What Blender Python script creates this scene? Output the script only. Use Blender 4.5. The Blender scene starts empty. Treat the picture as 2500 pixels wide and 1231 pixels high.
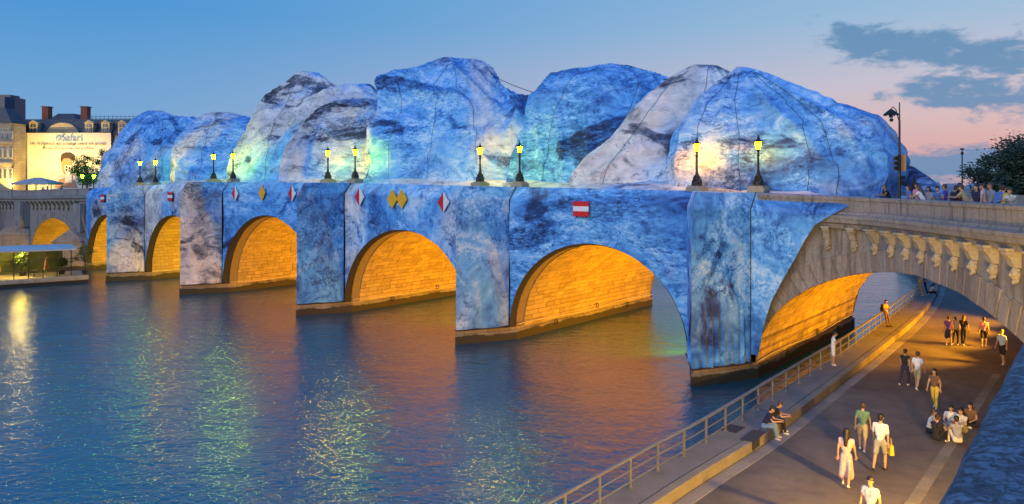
import bpy, bmesh, math, random
import numpy as np
from mathutils import Vector, Matrix, noise as mnoise
R = math.radians
random.seed(7)
sc = bpy.context.scene
col = sc.collection

# ------------------------------------------------------------------ camera
F, CX, CY, CAMH = 1849.0, 1250.0, 452.0, 11.3      # focal length in photo pixels, principal point, eye height over the river
cam_d = bpy.data.cameras.new('camera'); cam = bpy.data.objects.new('camera', cam_d); col.objects.link(cam)
cam.location = (0, 0, CAMH); cam.rotation_euler = (R(90), 0, 0)
cam_d.sensor_width = 36; cam_d.lens = F * 36 / 2500; cam_d.shift_y = -(615.5 - CY) / 2500
cam_d.clip_start = 0.1; cam_d.clip_end = 9000
sc.camera = cam

# ------------------------------------------------------------------ sky, sun, exposure
def mnode(nt, op, a, b=None, c=None, clamp=False):
    n = nt.nodes.new('ShaderNodeMath'); n.operation = op; n.use_clamp = clamp
    for i, x in enumerate((a, b, c)):
        if x is None: continue
        if hasattr(x, 'is_output'): nt.links.new(x, n.inputs[i])
        else: n.inputs[i].default_value = x
    return n.outputs[0]
def ramp(nt, fac, stops, interp='LINEAR'):
    n = nt.nodes.new('ShaderNodeValToRGB'); n.color_ramp.interpolation = interp
    el = n.color_ramp.elements
    while len(el) < len(stops): el.new(0.5)
    for e, (p, c) in zip(el, stops):
        e.position = p; e.color = (*c, 1) if len(c) == 3 else c
    if fac is not None: nt.links.new(fac, n.inputs[0])
    return n.outputs[0]
def mixc(nt, fac, a, b, blend='MIX'):
    n = nt.nodes.new('ShaderNodeMix'); n.data_type = 'RGBA'; n.blend_type = blend
    for sock, x in ((n.inputs[0], fac), (n.inputs[6], a), (n.inputs[7], b)):
        if hasattr(x, 'is_output'): nt.links.new(x, sock)
        elif isinstance(x, (int, float)): sock.default_value = x
        else: sock.default_value = (*x, 1)
    return n.outputs[2]
def mrange(nt, x, a, b, c=0.0, d=1.0, smooth=False):
    n = nt.nodes.new('ShaderNodeMapRange'); n.interpolation_type = 'SMOOTHSTEP' if smooth else 'LINEAR'
    nt.links.new(x, n.inputs[0])
    for i, v_ in enumerate((a, b, c, d)): n.inputs[i + 1].default_value = v_
    return n.outputs[0]

W = bpy.data.worlds.new('World'); sc.world = W; W.use_nodes = True
nt = W.node_tree; nt.nodes.clear()
wo = nt.nodes.new('ShaderNodeOutputWorld'); bg = nt.nodes.new('ShaderNodeBackground'); nt.links.new(bg.outputs[0], wo.inputs[0])
tc = nt.nodes.new('ShaderNodeTexCoord'); sx = nt.nodes.new('ShaderNodeSeparateXYZ'); nt.links.new(tc.outputs['Generated'], sx.inputs[0])
X_, Y_, Z_ = sx.outputs
az = mnode(nt, 'MULTIPLY', mnode(nt, 'ARCTAN2', X_, Y_), 180 / math.pi)          # degrees right of north
el = mnode(nt, 'MULTIPLY', mnode(nt, 'ARCSINE', Z_), 180 / math.pi)
e01 = mnode(nt, 'DIVIDE', el, 60.0, clamp=True)
cool = ramp(nt, e01, [(0, (.30, .44, .66)), (.07, (.19, .39, .66)), (.20, (.075, .31, .66)), (.5, (.045, .27, .72)), (1, (.035, .22, .74))])
warm = ramp(nt, e01, [(0, (.60, .38, .40)), (.035, (.74, .41, .38)), (.075, (.72, .50, .49)), (.115, (.62, .55, .62)), (.19, (.36, .52, .70)), (.3, (.19, .43, .70)), (.6, (.06, .28, .72)), (1, (.035, .22, .74))])
dsun = mnode(nt, 'ABSOLUTE', mnode(nt, 'SUBTRACT', az, 48.0))                      # the afterglow lies to the right
glow = mrange(nt, dsun, 82, 8, 0, 1, True)
skyc = mixc(nt, glow, cool, warm)
# clouds: three ragged bands low over the afterglow side
cmb = nt.nodes.new('ShaderNodeCombineXYZ'); nt.links.new(mnode(nt, 'MULTIPLY', az, .34), cmb.inputs[0]); nt.links.new(mnode(nt, 'MULTIPLY', el, .80), cmb.inputs[1])
cn = nt.nodes.new('ShaderNodeTexNoise'); cn.inputs['Scale'].default_value = 1.35; cn.inputs['Detail'].default_value = 9; cn.inputs['Roughness'].default_value = .62; cn.inputs['Distortion'].default_value = .25
nt.links.new(cmb.outputs[0], cn.inputs['Vector'])
def band(az0, el0, slope, w, azs, aze):
    line = mnode(nt, 'MULTIPLY_ADD', mnode(nt, 'SUBTRACT', az, az0), slope, el0)
    d = mnode(nt, 'DIVIDE', mnode(nt, 'SUBTRACT', el, line), w)
    g = mnode(nt, 'EXPONENT', mnode(nt, 'MULTIPLY', mnode(nt, 'MULTIPLY', d, d), -1.0))
    return mnode(nt, 'MULTIPLY', g, mrange(nt, az, azs, aze, 0, 1, True))
b_ = mnode(nt, 'MAXIMUM', band(22, 10.2, -.20, 1.6, 20.0, 24.5), band(27, 6.3, -.09, 1.3, 24.0, 29.5))
b_ = mnode(nt, 'MAXIMUM', b_, mnode(nt, 'MULTIPLY', band(27, 1.2, .02, 1.25, 25.5, 28.5), 1.1))
dens = mnode(nt, 'ADD', cn.outputs[0], mnode(nt, 'MULTIPLY', b_, .46))
cl = mrange(nt, dens, .64, .90, 0, 1, True)
skyc = mixc(nt, mnode(nt, 'MULTIPLY', cl, .88), skyc, (.115, .27, .47))
nt.links.new(skyc, bg.inputs[0]); bg.inputs[1].default_value = 1.0

fill_sun_d = bpy.data.lights.new('sun', 'SUN'); fill_sun_o = bpy.data.objects.new('sun', fill_sun_d); col.objects.link(fill_sun_o)
fill_sun_d.energy = 1.35; fill_sun_d.angle = R(40); fill_sun_d.color = (1.0, .90, .84)            # added soft fill from behind the camera, brightens the cloth like open sky
fill_sun_o.rotation_euler = (R(70), 0, R(-40)); fill_sun_o.location = (-30, -30, 60)
sc.view_settings.view_transform = 'Standard'; sc.view_settings.look = 'None'
sc.view_settings.exposure = 0.0; sc.view_settings.gamma = 1.0
sc.cycles.use_denoising = True
sc.cycles.max_bounces = 6; sc.cycles.diffuse_bounces = 3; sc.cycles.glossy_bounces = 3; sc.cycles.transparent_max_bounces = 8
sc.cycles.sample_clamp_indirect = 25.0; sc.cycles.caustics_reflective = False; sc.cycles.caustics_refractive = False

# ------------------------------------------------------------------ measured frame of the bridge
UX, UY = -2295 / math.hypot(2295, 1849), 1849 / math.hypot(2295, 1849)             # along the bridge, away from the near bank
VX, VY = 1490 / math.hypot(1490, 1849), 1849 / math.hypot(1490, 1849)              # through the arches, downstream
OX, OY = (1690 - CX) / F * (F * CAMH / (945 - CY)), F * CAMH / (945 - CY)           # nose of the first river pier
OV = OX * VX + OY * VY
UA = math.atan2(UY, UX)
def B(u, v, z): return Vector((OX + u * UX + v * VX, OY + u * UY + v * VY, z))
def to_uv(p): return ((p[0] - OX) * UX + (p[1] - OY) * UY, (p[0] - OX) * VX + (p[1] - OY) * VY)
def ray_v(px, py, v0):
    dx = (px - CX) / F; Y = (v0 + OV) / (dx * VX + VY); return Vector((dx * Y, Y, CAMH - (py - CY) / F * Y))
def ray_z(px, py, z0):
    Y = F * (CAMH - z0) / (py - CY); return Vector(((px - CX) / F * Y, Y, z0))
def at(px, py, Y): return Vector(((px - CX) / F * Y, Y, CAMH - (py - CY) / F * Y))
def interp(x, xs, ys): return float(np.interp(x, xs, ys))
def catmull(pts, n):
    P = [Vector(p) for p in pts]; P = [P[0] * 2 - P[1]] + P + [P[-1] * 2 - P[-2]]
    out = []
    for i in range(1, len(P) - 2):
        for k in range(n):
            t = k / n; a, b, c, d = P[i - 1:i + 3]
            out.append(.5 * ((2 * b) + (c - a) * t + (2 * a - 5 * b + 4 * c - d) * t * t + (3 * b - a - 3 * c + d) * t ** 3))
    out.append(P[-2]); return out
def resample(pts, n):
    P = [Vector(p) for p in pts]; L = [0]
    for a, b in zip(P, P[1:]): L.append(L[-1] + (b - a).length)
    out = []; j = 0
    for i in range(n):
        s = L[-1] * i / (n - 1)
        while j < len(P) - 2 and L[j + 1] < s: j += 1
        t = (s - L[j]) / max(1e-9, L[j + 1] - L[j]); out.append(P[j].lerp(P[j + 1], min(1, max(0, t))))
    return out

# ------------------------------------------------------------------ mesh builder and tagging
class MB:
    def __init__(s): s.v = []; s.f = []; s.m = []
    def add(s, vs, fs, mi=0):
        o = len(s.v); s.v += [tuple(p) for p in vs]; s.f += [tuple(i + o for i in f) for f in fs]; s.m += [mi] * len(fs); return s
    def grid(s, rows, closed=False, mi=0, flip=False):
        n = len(rows[0]); vs = [p for r in rows for p in r]; fs = []
        for i in range(len(rows) - 1):
            for j in range(n if closed else n - 1):
                k = (j + 1) % n; q = (i * n + j, i * n + k, (i + 1) * n + k, (i + 1) * n + j); fs.append(q[::-1] if flip else q)
        return s.add(vs, fs, mi)
    def box(s, c, size, ax=None, mi=0, taper=1.0, ch=0.0):
        X, Y, Z = ax if ax else (Vector((1, 0, 0)), Vector((0, 1, 0)), Vector((0, 0, 1))); c = Vector(c); hx, hy, hz = [k / 2 for k in size]
        vs = []
        for z in (-1, 1):
            t = taper if z > 0 else 1
            for x, y in ((-1, -1), (1, -1), (1, 1), (-1, 1)): vs.append(c + X * (hx * x * t) + Y * (hy * y * t) + Z * (hz * z))
        return s.add(vs, [(3, 2, 1, 0), (4, 5, 6, 7), (0, 1, 5, 4), (1, 2, 6, 5), (2, 3, 7, 6), (3, 0, 4, 7)], mi)
    def tube(s, pts, r, seg=8, mi=0, cap=True):
        P = [Vector(p) for p in pts]; n = len(P); rr = r if isinstance(r, (list, tuple)) else [r] * n; rows = []; up = None
        for i in range(n):
            d = (P[min(i + 1, n - 1)] - P[max(i - 1, 0)])
            if d.length < 1e-9: d = Vector((0, 0, 1))
            d.normalize()
            if up is None: up = Vector((0, 0, 1)) if abs(d.z) < .9 else Vector((1, 0, 0))
            a = d.cross(up)
            if a.length < 1e-5: a = d.cross(Vector((.3, .7, .2)))
            a.normalize(); b = a.cross(d); up = b
            rows.append([P[i] + (a * math.cos(2 * math.pi * k / seg) + b * math.sin(2 * math.pi * k / seg)) * rr[i] for k in range(seg)])
        o = len(s.v); s.grid(rows, True, mi)
        if cap:
            s.f.append(tuple(o + k for k in range(seg))); s.m.append(mi)
            s.f.append(tuple(o + (n - 1) * seg + k for k in reversed(range(seg)))); s.m.append(mi)
        return s
    def lathe(s, prof, c=(0, 0, 0), seg=12, mi=0, phase=0.0):
        c = Vector(c); rows = [[c + Vector((r * math.cos(2 * math.pi * k / seg + phase), r * math.sin(2 * math.pi * k / seg + phase), z)) for k in range(seg)] for r, z in prof]
        o = len(s.v); s.grid(rows, True, mi)
        s.f.append(tuple(o + k for k in reversed(range(seg)))); s.m.append(mi)
        s.f.append(tuple(o + (len(prof) - 1) * seg + k for k in range(seg))); s.m.append(mi)
        return s
    def prism(s, base, off, mi=0):
        n = len(base); off = Vector(off); b = [Vector(p) for p in base]; t = [p + off for p in b]
        return s.add(b + t, [tuple(reversed(range(n))), tuple(range(n, 2 * n))] + [(i, (i + 1) % n, n + (i + 1) % n, n + i) for i in range(n)], mi)
    def ball(s, c, r, seg=10, rings=6, mi=0, ax=None):
        c = Vector(c); rx, ry, rz = r if isinstance(r, (tuple, list)) else (r, r, r); vs = []
        X, Y, Z = ax if ax else (Vector((1, 0, 0)), Vector((0, 1, 0)), Vector((0, 0, 1)))
        rows = []
        for i in range(rings + 1):
            th = math.pi * (i + .02) / (rings + .04); rows.append([c + X * (rx * math.sin(th) * math.cos(2 * math.pi * k / seg)) + Y * (ry * math.sin(th) * math.sin(2 * math.pi * k / seg)) + Z * (rz * math.cos(th)) for k in range(seg)])
        return s.grid(rows, True, mi, flip=True)
    def build(s, name, mats, parent=None, smooth=None, origin=None):
        org = Vector(origin) if origin is not None else (Vector(parent_world(parent)) if parent else Vector((0, 0, 0)))
        me = bpy.data.meshes.new(name); me.from_pydata([tuple(Vector(p) - org) for p in s.v], [], s.f)
        for m in (mats if isinstance(mats, (list, tuple)) else [mats]): me.materials.append(m)
        if len(set(s.m)) > 1: me.polygons.foreach_set('material_index', s.m)
        if smooth is not None:
            me.shade_smooth(); me.set_sharp_from_angle(angle=R(smooth))
        me.update()
        o = bpy.data.objects.new(name, me); col.objects.link(o)
        if parent:
            o.parent = parent; o.location = org - Vector(parent_world(parent))
        else: o.location = org
        return o
def parent_world(o):
    p = Vector((0, 0, 0))
    while o is not None: p += o.location; o = o.parent
    return p
def tag(o, label=None, cat=None, group=None, kind=None):
    if label: o['label'] = label
    if cat: o['category'] = cat
    if group: o['group'] = group
    if kind: o['kind'] = kind
    return o
def empty(name, loc, label=None, cat=None, group=None, rz=0):
    o = bpy.data.objects.new(name, None); col.objects.link(o); o.location = loc; o.rotation_euler = (0, 0, rz); o.empty_display_size = .2
    return tag(o, label, cat, group)
def copy_tree(o, parent=None):
    c = o.copy(); col.objects.link(c); c.parent = parent
    for ch in list(o.children): copy_tree(ch, c)
    return c

# ------------------------------------------------------------------ materials
def newmat(name):
    m = bpy.data.materials.new(name); m.use_nodes = True; nt = m.node_tree
    return m, nt, nt.nodes['Principled BSDF']
def tex(nt, typ, vec, **kw):
    n = nt.nodes.new(typ)
    for k, v_ in kw.items():
        if k in ('noise_type', 'feature', 'normalize', 'wave_type', 'bands_direction', 'noise_dimensions'): setattr(n, k, v_)
        else: n.inputs[k].default_value = v_
    if vec is not None: nt.links.new(vec, n.inputs['Vector'])
    return n
def coord(nt, out='Object', scale=None, rot=None, loc=None):
    t = nt.nodes.new('ShaderNodeTexCoord')
    if scale is None and rot is None and loc is None: return t.outputs[out]
    mp = nt.nodes.new('ShaderNodeMapping'); nt.links.new(t.outputs[out], mp.inputs[0])
    if scale: mp.inputs['Scale'].default_value = scale
    if rot: mp.inputs['Rotation'].default_value = rot
    if loc: mp.inputs['Location'].default_value = loc
    return mp.outputs[0]
def bump(nt, bsdf, h, strength=.4, dist=.02, prev=None):
    n = nt.nodes.new('ShaderNodeBump'); n.inputs['Strength'].default_value = strength; n.inputs['Distance'].default_value = dist
    nt.links.new(h, n.inputs['Height'])
    if prev is not None: nt.links.new(prev, n.inputs['Normal'])
    nt.links.new(n.outputs[0], bsdf.inputs['Normal']); return n.outputs[0]
def basic(name, c, rough=.7, var=.25, scale=6.0, metal=0.0, bmp=.15, dist=.01):
    m, nt, b = newmat(name)
    n = tex(nt, 'ShaderNodeTexNoise', coord(nt), Scale=scale, Detail=6.0, Roughness=.6)
    f = mrange(nt, n.outputs[0], .25, .75, 1 - var, 1 + var)
    cm = mixc(nt, 1.0, c, (1, 1, 1), 'MULTIPLY'); mu = nt.nodes.new('ShaderNodeVectorMath'); mu.operation = 'SCALE'; nt.links.new(cm, mu.inputs[0]); nt.links.new(f, mu.inputs['Scale'])
    nt.links.new(mu.outputs[0], b.inputs['Base Color']); b.inputs['Roughness'].default_value = rough; b.inputs['Metallic'].default_value = metal
    if bmp: bump(nt, b, n.outputs[0], bmp, dist)
    return m
def emis(name, c, strength):
    m, nt, b = newmat(name)
    n = tex(nt, 'ShaderNodeTexNoise', coord(nt), Scale=9.0, Detail=2.0)
    cc = mixc(nt, mrange(nt, n.outputs[0], .3, .7, 0, .18), c, tuple(k * .6 for k in c))
    b.inputs['Base Color'].default_value = (*[min(1, k) * .5 for k in c], 1); nt.links.new(cc, b.inputs['Emission Color']); b.inputs['Emission Strength'].default_value = strength
    return m
def stone_mat(name, c1, c2, scale=1.0, blocks=None, rand=False, stain=False, waterline=False, rough=.85):
    """pale limestone: blotches, pores, streaks; optional fine masonry joints, piece-to-piece shade, rain stains, wet foot"""
    m, nt, b = newmat(name); v = coord(nt)
    n1 = tex(nt, 'ShaderNodeTexNoise', v, Scale=.5 * scale, Detail=8.0, Roughness=.65, Distortion=.4)
    n2 = tex(nt, 'ShaderNodeTexNoise', v, Scale=7.0 * scale, Detail=8.0, Roughness=.7)
    c = ramp(nt, n1.outputs[0], [(.25, c1), (.75, c2)])
    c = mixc(nt, mrange(nt, n2.outputs[0], .35, .75, 0, .55), c, tuple(k * .45 for k in c1))
    h = n2.outputs[0]
    if rand:
        gi = nt.nodes.new('ShaderNodeNewGeometry'); oi = nt.nodes.new('ShaderNodeObjectInfo')
        r_ = mnode(nt, 'FRACT', mnode(nt, 'ADD', gi.outputs['Random Per Island'], oi.outputs['Random']))
        mu = nt.nodes.new('ShaderNodeVectorMath'); mu.operation = 'SCALE'; nt.links.new(c, mu.inputs[0]); nt.links.new(mrange(nt, r_, 0, 1, .76, 1.12), mu.inputs['Scale']); c = mu.outputs[0]
    if stain:
        s_ = tex(nt, 'ShaderNodeTexNoise', coord(nt, scale=(3.2, 3.2, .22)), Scale=1.0, Detail=7.0, Roughness=.7)
        c = mixc(nt, mrange(nt, s_.outputs[0], .5, .68, 0, .72), c, tuple(k * .22 for k in c1))
    if blocks:
        vv = coord(nt, rot=(0, 0, -UA)) if blocks[2] == 'u' else coord(nt)
        sp = nt.nodes.new('ShaderNodeSeparateXYZ'); nt.links.new(vv, sp.inputs[0]); cb = nt.nodes.new('ShaderNodeCombineXYZ')
        nt.links.new(mnode(nt, 'ADD', sp.outputs[0], sp.outputs[1]), cb.inputs[0]); nt.links.new(sp.outputs[2], cb.inputs[1])
        bk = nt.nodes.new('ShaderNodeTexBrick'); nt.links.new(cb.outputs[0], bk.inputs['Vector']); bk.inputs['Scale'].default_value = 1
        bk.inputs['Brick Width'].default_value = blocks[0]; bk.inputs['Row Height'].default_value = blocks[1]; bk.inputs['Mortar Size'].default_value = .018
        bk.inputs['Color1'].default_value = (1, 1, 1, 1); bk.inputs['Color2'].default_value = (.72, .72, .72, 1); bk.inputs['Mortar'].default_value = (.35, .33, .3, 1)
        c = mixc(nt, 1.0, c, bk.outputs[0], 'MULTIPLY')
    if waterline:
        ge = nt.nodes.new('ShaderNodeNewGeometry'); sp = nt.nodes.new('ShaderNodeSeparateXYZ'); nt.links.new(ge.outputs['Position'], sp.inputs[0])
        lv = mnode(nt, 'ADD', sp.outputs[2], mnode(nt, 'MULTIPLY', mnode(nt, 'SUBTRACT', n1.outputs[0], .5), .9))
        c = mixc(nt, mrange(nt, lv, .50, .60, 1, 0), c, (.006, .007, .006))
        c = mixc(nt, mrange(nt, lv, .4, 1.0, .55, 0), c, (.07, .06, .03))
    nt.links.new(c, b.inputs['Base Color']); b.inputs['Roughness'].default_value = rough
    bump(nt, b, h, .5, .03 / scale)
    return m

def rock_print(name, blue=.45, tone=0.0, rot=(0, 0, 0), stretch=(1, 1, 1), seed=0.0, grain=1.0):
    """woven fabric printed with a cool rock face: big tone areas, grain, veins and cracks, blue sky light painted in; small wrinkles"""
    m, nt, b = newmat(name)
    v0 = coord(nt, rot=(0, 0, -UA), loc=(seed * 13.7, seed * 5.1, seed * 7.3))
    mp = nt.nodes.new('ShaderNodeMapping'); nt.links.new(v0, mp.inputs[0]); mp.inputs['Rotation'].default_value = rot; mp.inputs['Scale'].default_value = stretch; v = mp.outputs[0]
    big = tex(nt, 'ShaderNodeTexNoise', v, Scale=.13, Detail=3.0, Roughness=.5, Distortion=1.2)
    mid = tex(nt, 'ShaderNodeTexNoise', v, Scale=.55, Detail=9.0, Roughness=.66, Distortion=1.6)
    fine = tex(nt, 'ShaderNodeTexNoise', v, Scale=3.6 * grain, Detail=9.0, Roughness=.78, Distortion=.6)
    rid = tex(nt, 'ShaderNodeTexNoise', v, Scale=.33, Detail=8.0, Roughness=.6, Distortion=.9, noise_type='RIDGED_MULTIFRACTAL', normalize=True)
    t = mnode(nt, 'ADD', mnode(nt, 'MULTIPLY', mnode(nt, 'SUBTRACT', big.outputs[0], .5), 1.35), mnode(nt, 'MULTIPLY', mnode(nt, 'SUBTRACT', mid.outputs[0], .5), 1.25))
    calm = tex(nt, 'ShaderNodeTexNoise', v0, Scale=.10, Detail=5.0, Roughness=.55, Distortion=1.8)
    ga = mrange(nt, calm.outputs[0], .44, .56, .35, 2.1, True)                      # smooth slabs against heavily grained rock
    t = mnode(nt, 'ADD', t, mnode(nt, 'MULTIPLY', mnode(nt, 'SUBTRACT', fine.outputs[0], .5), ga))
    t = mnode(nt, 'ADD', t, .60 + tone)
    # pale veins, ledges of shadowed rock and a few short dark cracks
    vein = mnode(nt, 'MULTIPLY', mrange(nt, rid.outputs[0], .60, .82, 0, 1, True), mrange(nt, mid.outputs[0], .42, .6, 0, 1))
    t = mnode(nt, 'ADD', t, mnode(nt, 'MULTIPLY', vein, .30))
    wob = nt.nodes.new('ShaderNodeVectorMath'); wob.operation = 'MULTIPLY_ADD'; nt.links.new(mid.outputs['Color'], wob.inputs[0]); wob.inputs[1].default_value = (5.0, 5.0, 5.0); nt.links.new(v, wob.inputs[2])
    ldg = tex(nt, 'ShaderNodeTexNoise', wob.outputs[0], Scale=.20, Detail=2.0, Roughness=.5)
    lf = mnode(nt, 'FRACT', mnode(nt, 'MULTIPLY', ldg.outputs[0], 7.0))
    ledge = mnode(nt, 'MULTIPLY', mrange(nt, lf, .80, 1.0, 0, 1, True), mrange(nt, big.outputs[0], .46, .60, 0, 1, True))
    t = mnode(nt, 'SUBTRACT', t, mnode(nt, 'MULTIPLY', ledge, .42))
    patch = tex(nt, 'ShaderNodeTexNoise', v, Scale=.085, Detail=6.0, Roughness=.58, Distortion=2.2)
    t = mnode(nt, 'SUBTRACT', t, mnode(nt, 'MULTIPLY', mrange(nt, patch.outputs[0], .56, .64, 0, 1, True), .40))
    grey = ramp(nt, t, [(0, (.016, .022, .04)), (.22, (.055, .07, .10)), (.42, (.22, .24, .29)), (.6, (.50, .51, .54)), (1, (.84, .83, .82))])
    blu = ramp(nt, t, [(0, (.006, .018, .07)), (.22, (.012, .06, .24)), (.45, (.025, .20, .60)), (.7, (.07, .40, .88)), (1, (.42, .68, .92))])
    skylit_zone = tex(nt, 'ShaderNodeTexNoise', v0, Scale=.085, Detail=4.0, Roughness=.55, Distortion=1.0)  # random zones where blue sky light is painted into the print
    zf = mrange(nt, skylit_zone.outputs[0], .66 - .3 * blue - .08, .66 - .3 * blue + .12, 0, .9, True)
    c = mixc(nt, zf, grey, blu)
    nt.links.new(c, b.inputs['Base Color']); b.inputs['Roughness'].default_value = .62
    b.inputs['Sheen Weight'].default_value = .08; b.inputs['Specular IOR Level'].default_value = .3
    # real wrinkles of the cloth: long soft pulls plus a fine crumple
    w1 = tex(nt, 'ShaderNodeTexNoise', coord(nt, rot=(0, 0, -UA), scale=(1.3, 1.3, .35)), Scale=1.1, Detail=5.0, Roughness=.55, Distortion=1.0)
    w2 = tex(nt, 'ShaderNodeTexNoise', v0, Scale=2.6, Detail=5.0, Roughness=.6, noise_type='RIDGED_MULTIFRACTAL', normalize=True)
    n1 = bump(nt, b, w1.outputs[0], .55, .25)
    bump(nt, b, w2.outputs[0], .35, .05, n1)
    return m

M = {}
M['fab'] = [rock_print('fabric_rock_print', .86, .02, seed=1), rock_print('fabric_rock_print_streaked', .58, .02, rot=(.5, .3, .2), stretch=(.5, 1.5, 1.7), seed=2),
            rock_print('fabric_rock_print_pale', .45, .10, rot=(-.4, .5, .1), stretch=(.8, 1, 1.5), seed=3), rock_print('fabric_rock_print_skylit_blue', 1.25, .0, rot=(.3, -.7, 0), stretch=(.6, 1, 1.6), seed=4),
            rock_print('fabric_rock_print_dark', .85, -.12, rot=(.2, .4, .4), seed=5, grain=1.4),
            rock_print('fabric_rock_print_mixed', .62, .0, rot=(.1, -.5, .3), stretch=(.7, 1, 1.3), seed=6.4), rock_print('fabric_rock_print_skylit_pale_blue', .78, .14, rot=(.4, .2, -.3), stretch=(.6, 1, 1.4), seed=7.7)]
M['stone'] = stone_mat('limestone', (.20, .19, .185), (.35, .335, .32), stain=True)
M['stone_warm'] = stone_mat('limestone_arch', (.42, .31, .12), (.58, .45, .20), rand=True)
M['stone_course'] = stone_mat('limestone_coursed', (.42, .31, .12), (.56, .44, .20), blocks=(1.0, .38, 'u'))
M['voussoir'] = stone_mat('limestone_voussoir', (.23, .20, .18), (.36, .32, .28), rand=True, stain=True)
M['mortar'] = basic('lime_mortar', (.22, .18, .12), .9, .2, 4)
M['pier'] = stone_mat('pier_stone', (.32, .28, .21), (.46, .41, .32), blocks=(1.2, .45, 'u'), waterline=True)
M['corbel'] = stone_mat('carved_limestone', (.34, .30, .22), (.46, .41, .31))
M['iron'] = basic('dark_cast_iron', (.03, .032, .034), .45, .3, 20, .6)
M['steel'] = basic('galvanised_rail_steel', (.20, .21, .22), .5, .2, 12, .35)
M['rope'] = basic('dark_rope', (.02, .022, .03), .8, .3, 30)
M['cable'] = basic('white_cable', (.6, .55, .48), .6, .2, 10)
M['red'] = basic('red_sign_enamel', (.60, .012, .012), .4, .12, 3)
M['white'] = basic('white_sign_enamel', (.75, .77, .80), .4, .1, 3)
M['yellow'] = basic('yellow_sign_enamel', (.78, .42, .012), .4, .12, 3)
M['hous'] = basic('lamp_housing', (.05, .05, .05), .5, .2, 10)

# ================================================================== SETTING: water, banks, quay
def water_mat():
    m, nt, b = newmat('river_water')
    v = coord(nt)
    ca = coord(nt, scale=(1.0, 1.25, 1), rot=(0, 0, .25))
    a = tex(nt, 'ShaderNodeTexNoise', ca, Scale=.42, Detail=3.0, Roughness=.55, Distortion=.6)
    c_ = tex(nt, 'ShaderNodeTexNoise', ca, Scale=2.2, Detail=4.0, Roughness=.6, Distortion=.8)
    g = tex(nt, 'ShaderNodeTexNoise', v, Scale=.05, Detail=3.0, Roughness=.5)
    colr = ramp(nt, g.outputs[0], [(.3, (.001, .060, .115)), (.7, (.001, .115, .15))])
    nt.links.new(colr, b.inputs['Base Color'])
    b.inputs['Roughness'].default_value = .12; b.inputs['IOR'].default_value = 1.75; b.inputs['Specular IOR Level'].default_value = 1.0
    h = mnode(nt, 'ADD', mnode(nt, 'MULTIPLY', a.outputs[0], 1.0), mnode(nt, 'MULTIPLY', c_.outputs[0], .42))
    st = mrange(nt, g.outputs[0], .35, .65, .55, 1.0)
    n = nt.nodes.new('ShaderNodeBump'); n.inputs['Distance'].default_value = .15; nt.links.new(st, n.inputs['Strength']); nt.links.new(h, n.inputs['Height']); nt.links.new(n.outputs[0], b.inputs['Normal'])
    return m
M['water'] = water_mat()
w = MB(); w.add([(-2500, -60, 0), (2500, -60, 0), (2500, 5000, 0), (-2500, 5000, 0)], [(0, 1, 2, 3)])
tag(w.build('river', M['water']), kind='structure')

def asphalt():
    m, nt, b = newmat('quay_asphalt'); v = coord(nt)
    n1 = tex(nt, 'ShaderNodeTexNoise', v, Scale=.22, Detail=6.0, Roughness=.6, Distortion=.5); n2 = tex(nt, 'ShaderNodeTexNoise', v, Scale=60.0, Detail=3.0, Roughness=.7)
    n3 = tex(nt, 'ShaderNodeTexNoise', v, Scale=1.3, Detail=7.0, Roughness=.65)
    c = ramp(nt, n1.outputs[0], [(.3, (.085, .070, .060)), (.55, (.15, .122, .10)), (.75, (.22, .18, .145))])
    c = mixc(nt, mrange(nt, n3.outputs[0], .45, .7, 0, .5), c, (.045, .042, .04)); c = mixc(nt, mrange(nt, n2.outputs[0], .5, .75, 0, .35), c, (.26, .24, .21))
    nt.links.new(c, b.inputs['Base Color']); b.inputs['Roughness'].default_value = .78; bump(nt, b, n2.outputs[0], .3, .006); return m
M['asphalt'] = asphalt()
M['pave'] = stone_mat('quay_paving', (.17, .16, .15), (.27, .25, .23), scale=2.0)
M['kerb'] = stone_mat('granite_kerb', (.20, .18, .15), (.32, .28, .22), scale=2.0, rand=True)
M['gutter'] = stone_mat('gutter_stone', (.25, .24, .22), (.36, .33, .30), scale=2.0, rand=True)
ZR, ZW = 1.5, 1.86
kerb_px = [(1620, 1192), (1815, 1075), (1869, 1040), (2000, 945), (2098, 874), (2165, 823), (2218, 781), (2256, 742), (2276, 714)]
rail_px = [(1482, 1190), (1583, 1170 - 5), (1667, 1118), (1737, 1075), (1797, 1036), (1850, 1001), (1897, 970), (1937, 945), (1973, 922), (2006, 900), (2060, 866), (2103, 834), (2138, 808), (2180, 776), (2212, 749), (2234, 729), (2246, 716)]
kerb_line = [ray_z(*p, ZW) for p in kerb_px]; rail_line = [ray_z(*p, ZW) for p in rail_px]
vd = Vector((VX, VY, 0)); ud = Vector((UX, UY, 0))
kerb_line = [kerb_line[0] - vd * 26, kerb_line[0] - vd * 12] + kerb_line; 
rail_line = [rail_line[1] - vd * 26, rail_line[1] - vd * 12] + rail_line[1:]
def extend(l, n, d=10, turn=.05):
    for _ in range(n):
        a = l[-1] - l[-2]; a.normalize(); a.rotate(Matrix.Rotation(turn, 3, 'Z')); l.append(l[-1] + a * d)
    return l
extend(kerb_line, 5); extend(rail_line, 5)
KL = resample(catmull(kerb_line, 8), 130); RL = resample(catmull(rail_line, 8), 130)
def side(l, i):
    d = l[min(i + 1, len(l) - 1)] - l[max(i - 1, 0)]; d.z = 0; d.normalize(); return Vector((d.y, -d.x, 0))      # to the right of travel = towards the bank
def offs(l, k, z=None):
    o = [p + side(l, i) * k for i, p in enumerate(l)]
    return [Vector((p.x, p.y, z if z is not None else p.z)) for p in o]
water_edge = offs(RL, -.35); KB = offs(KL, .30, ZR)
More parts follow.
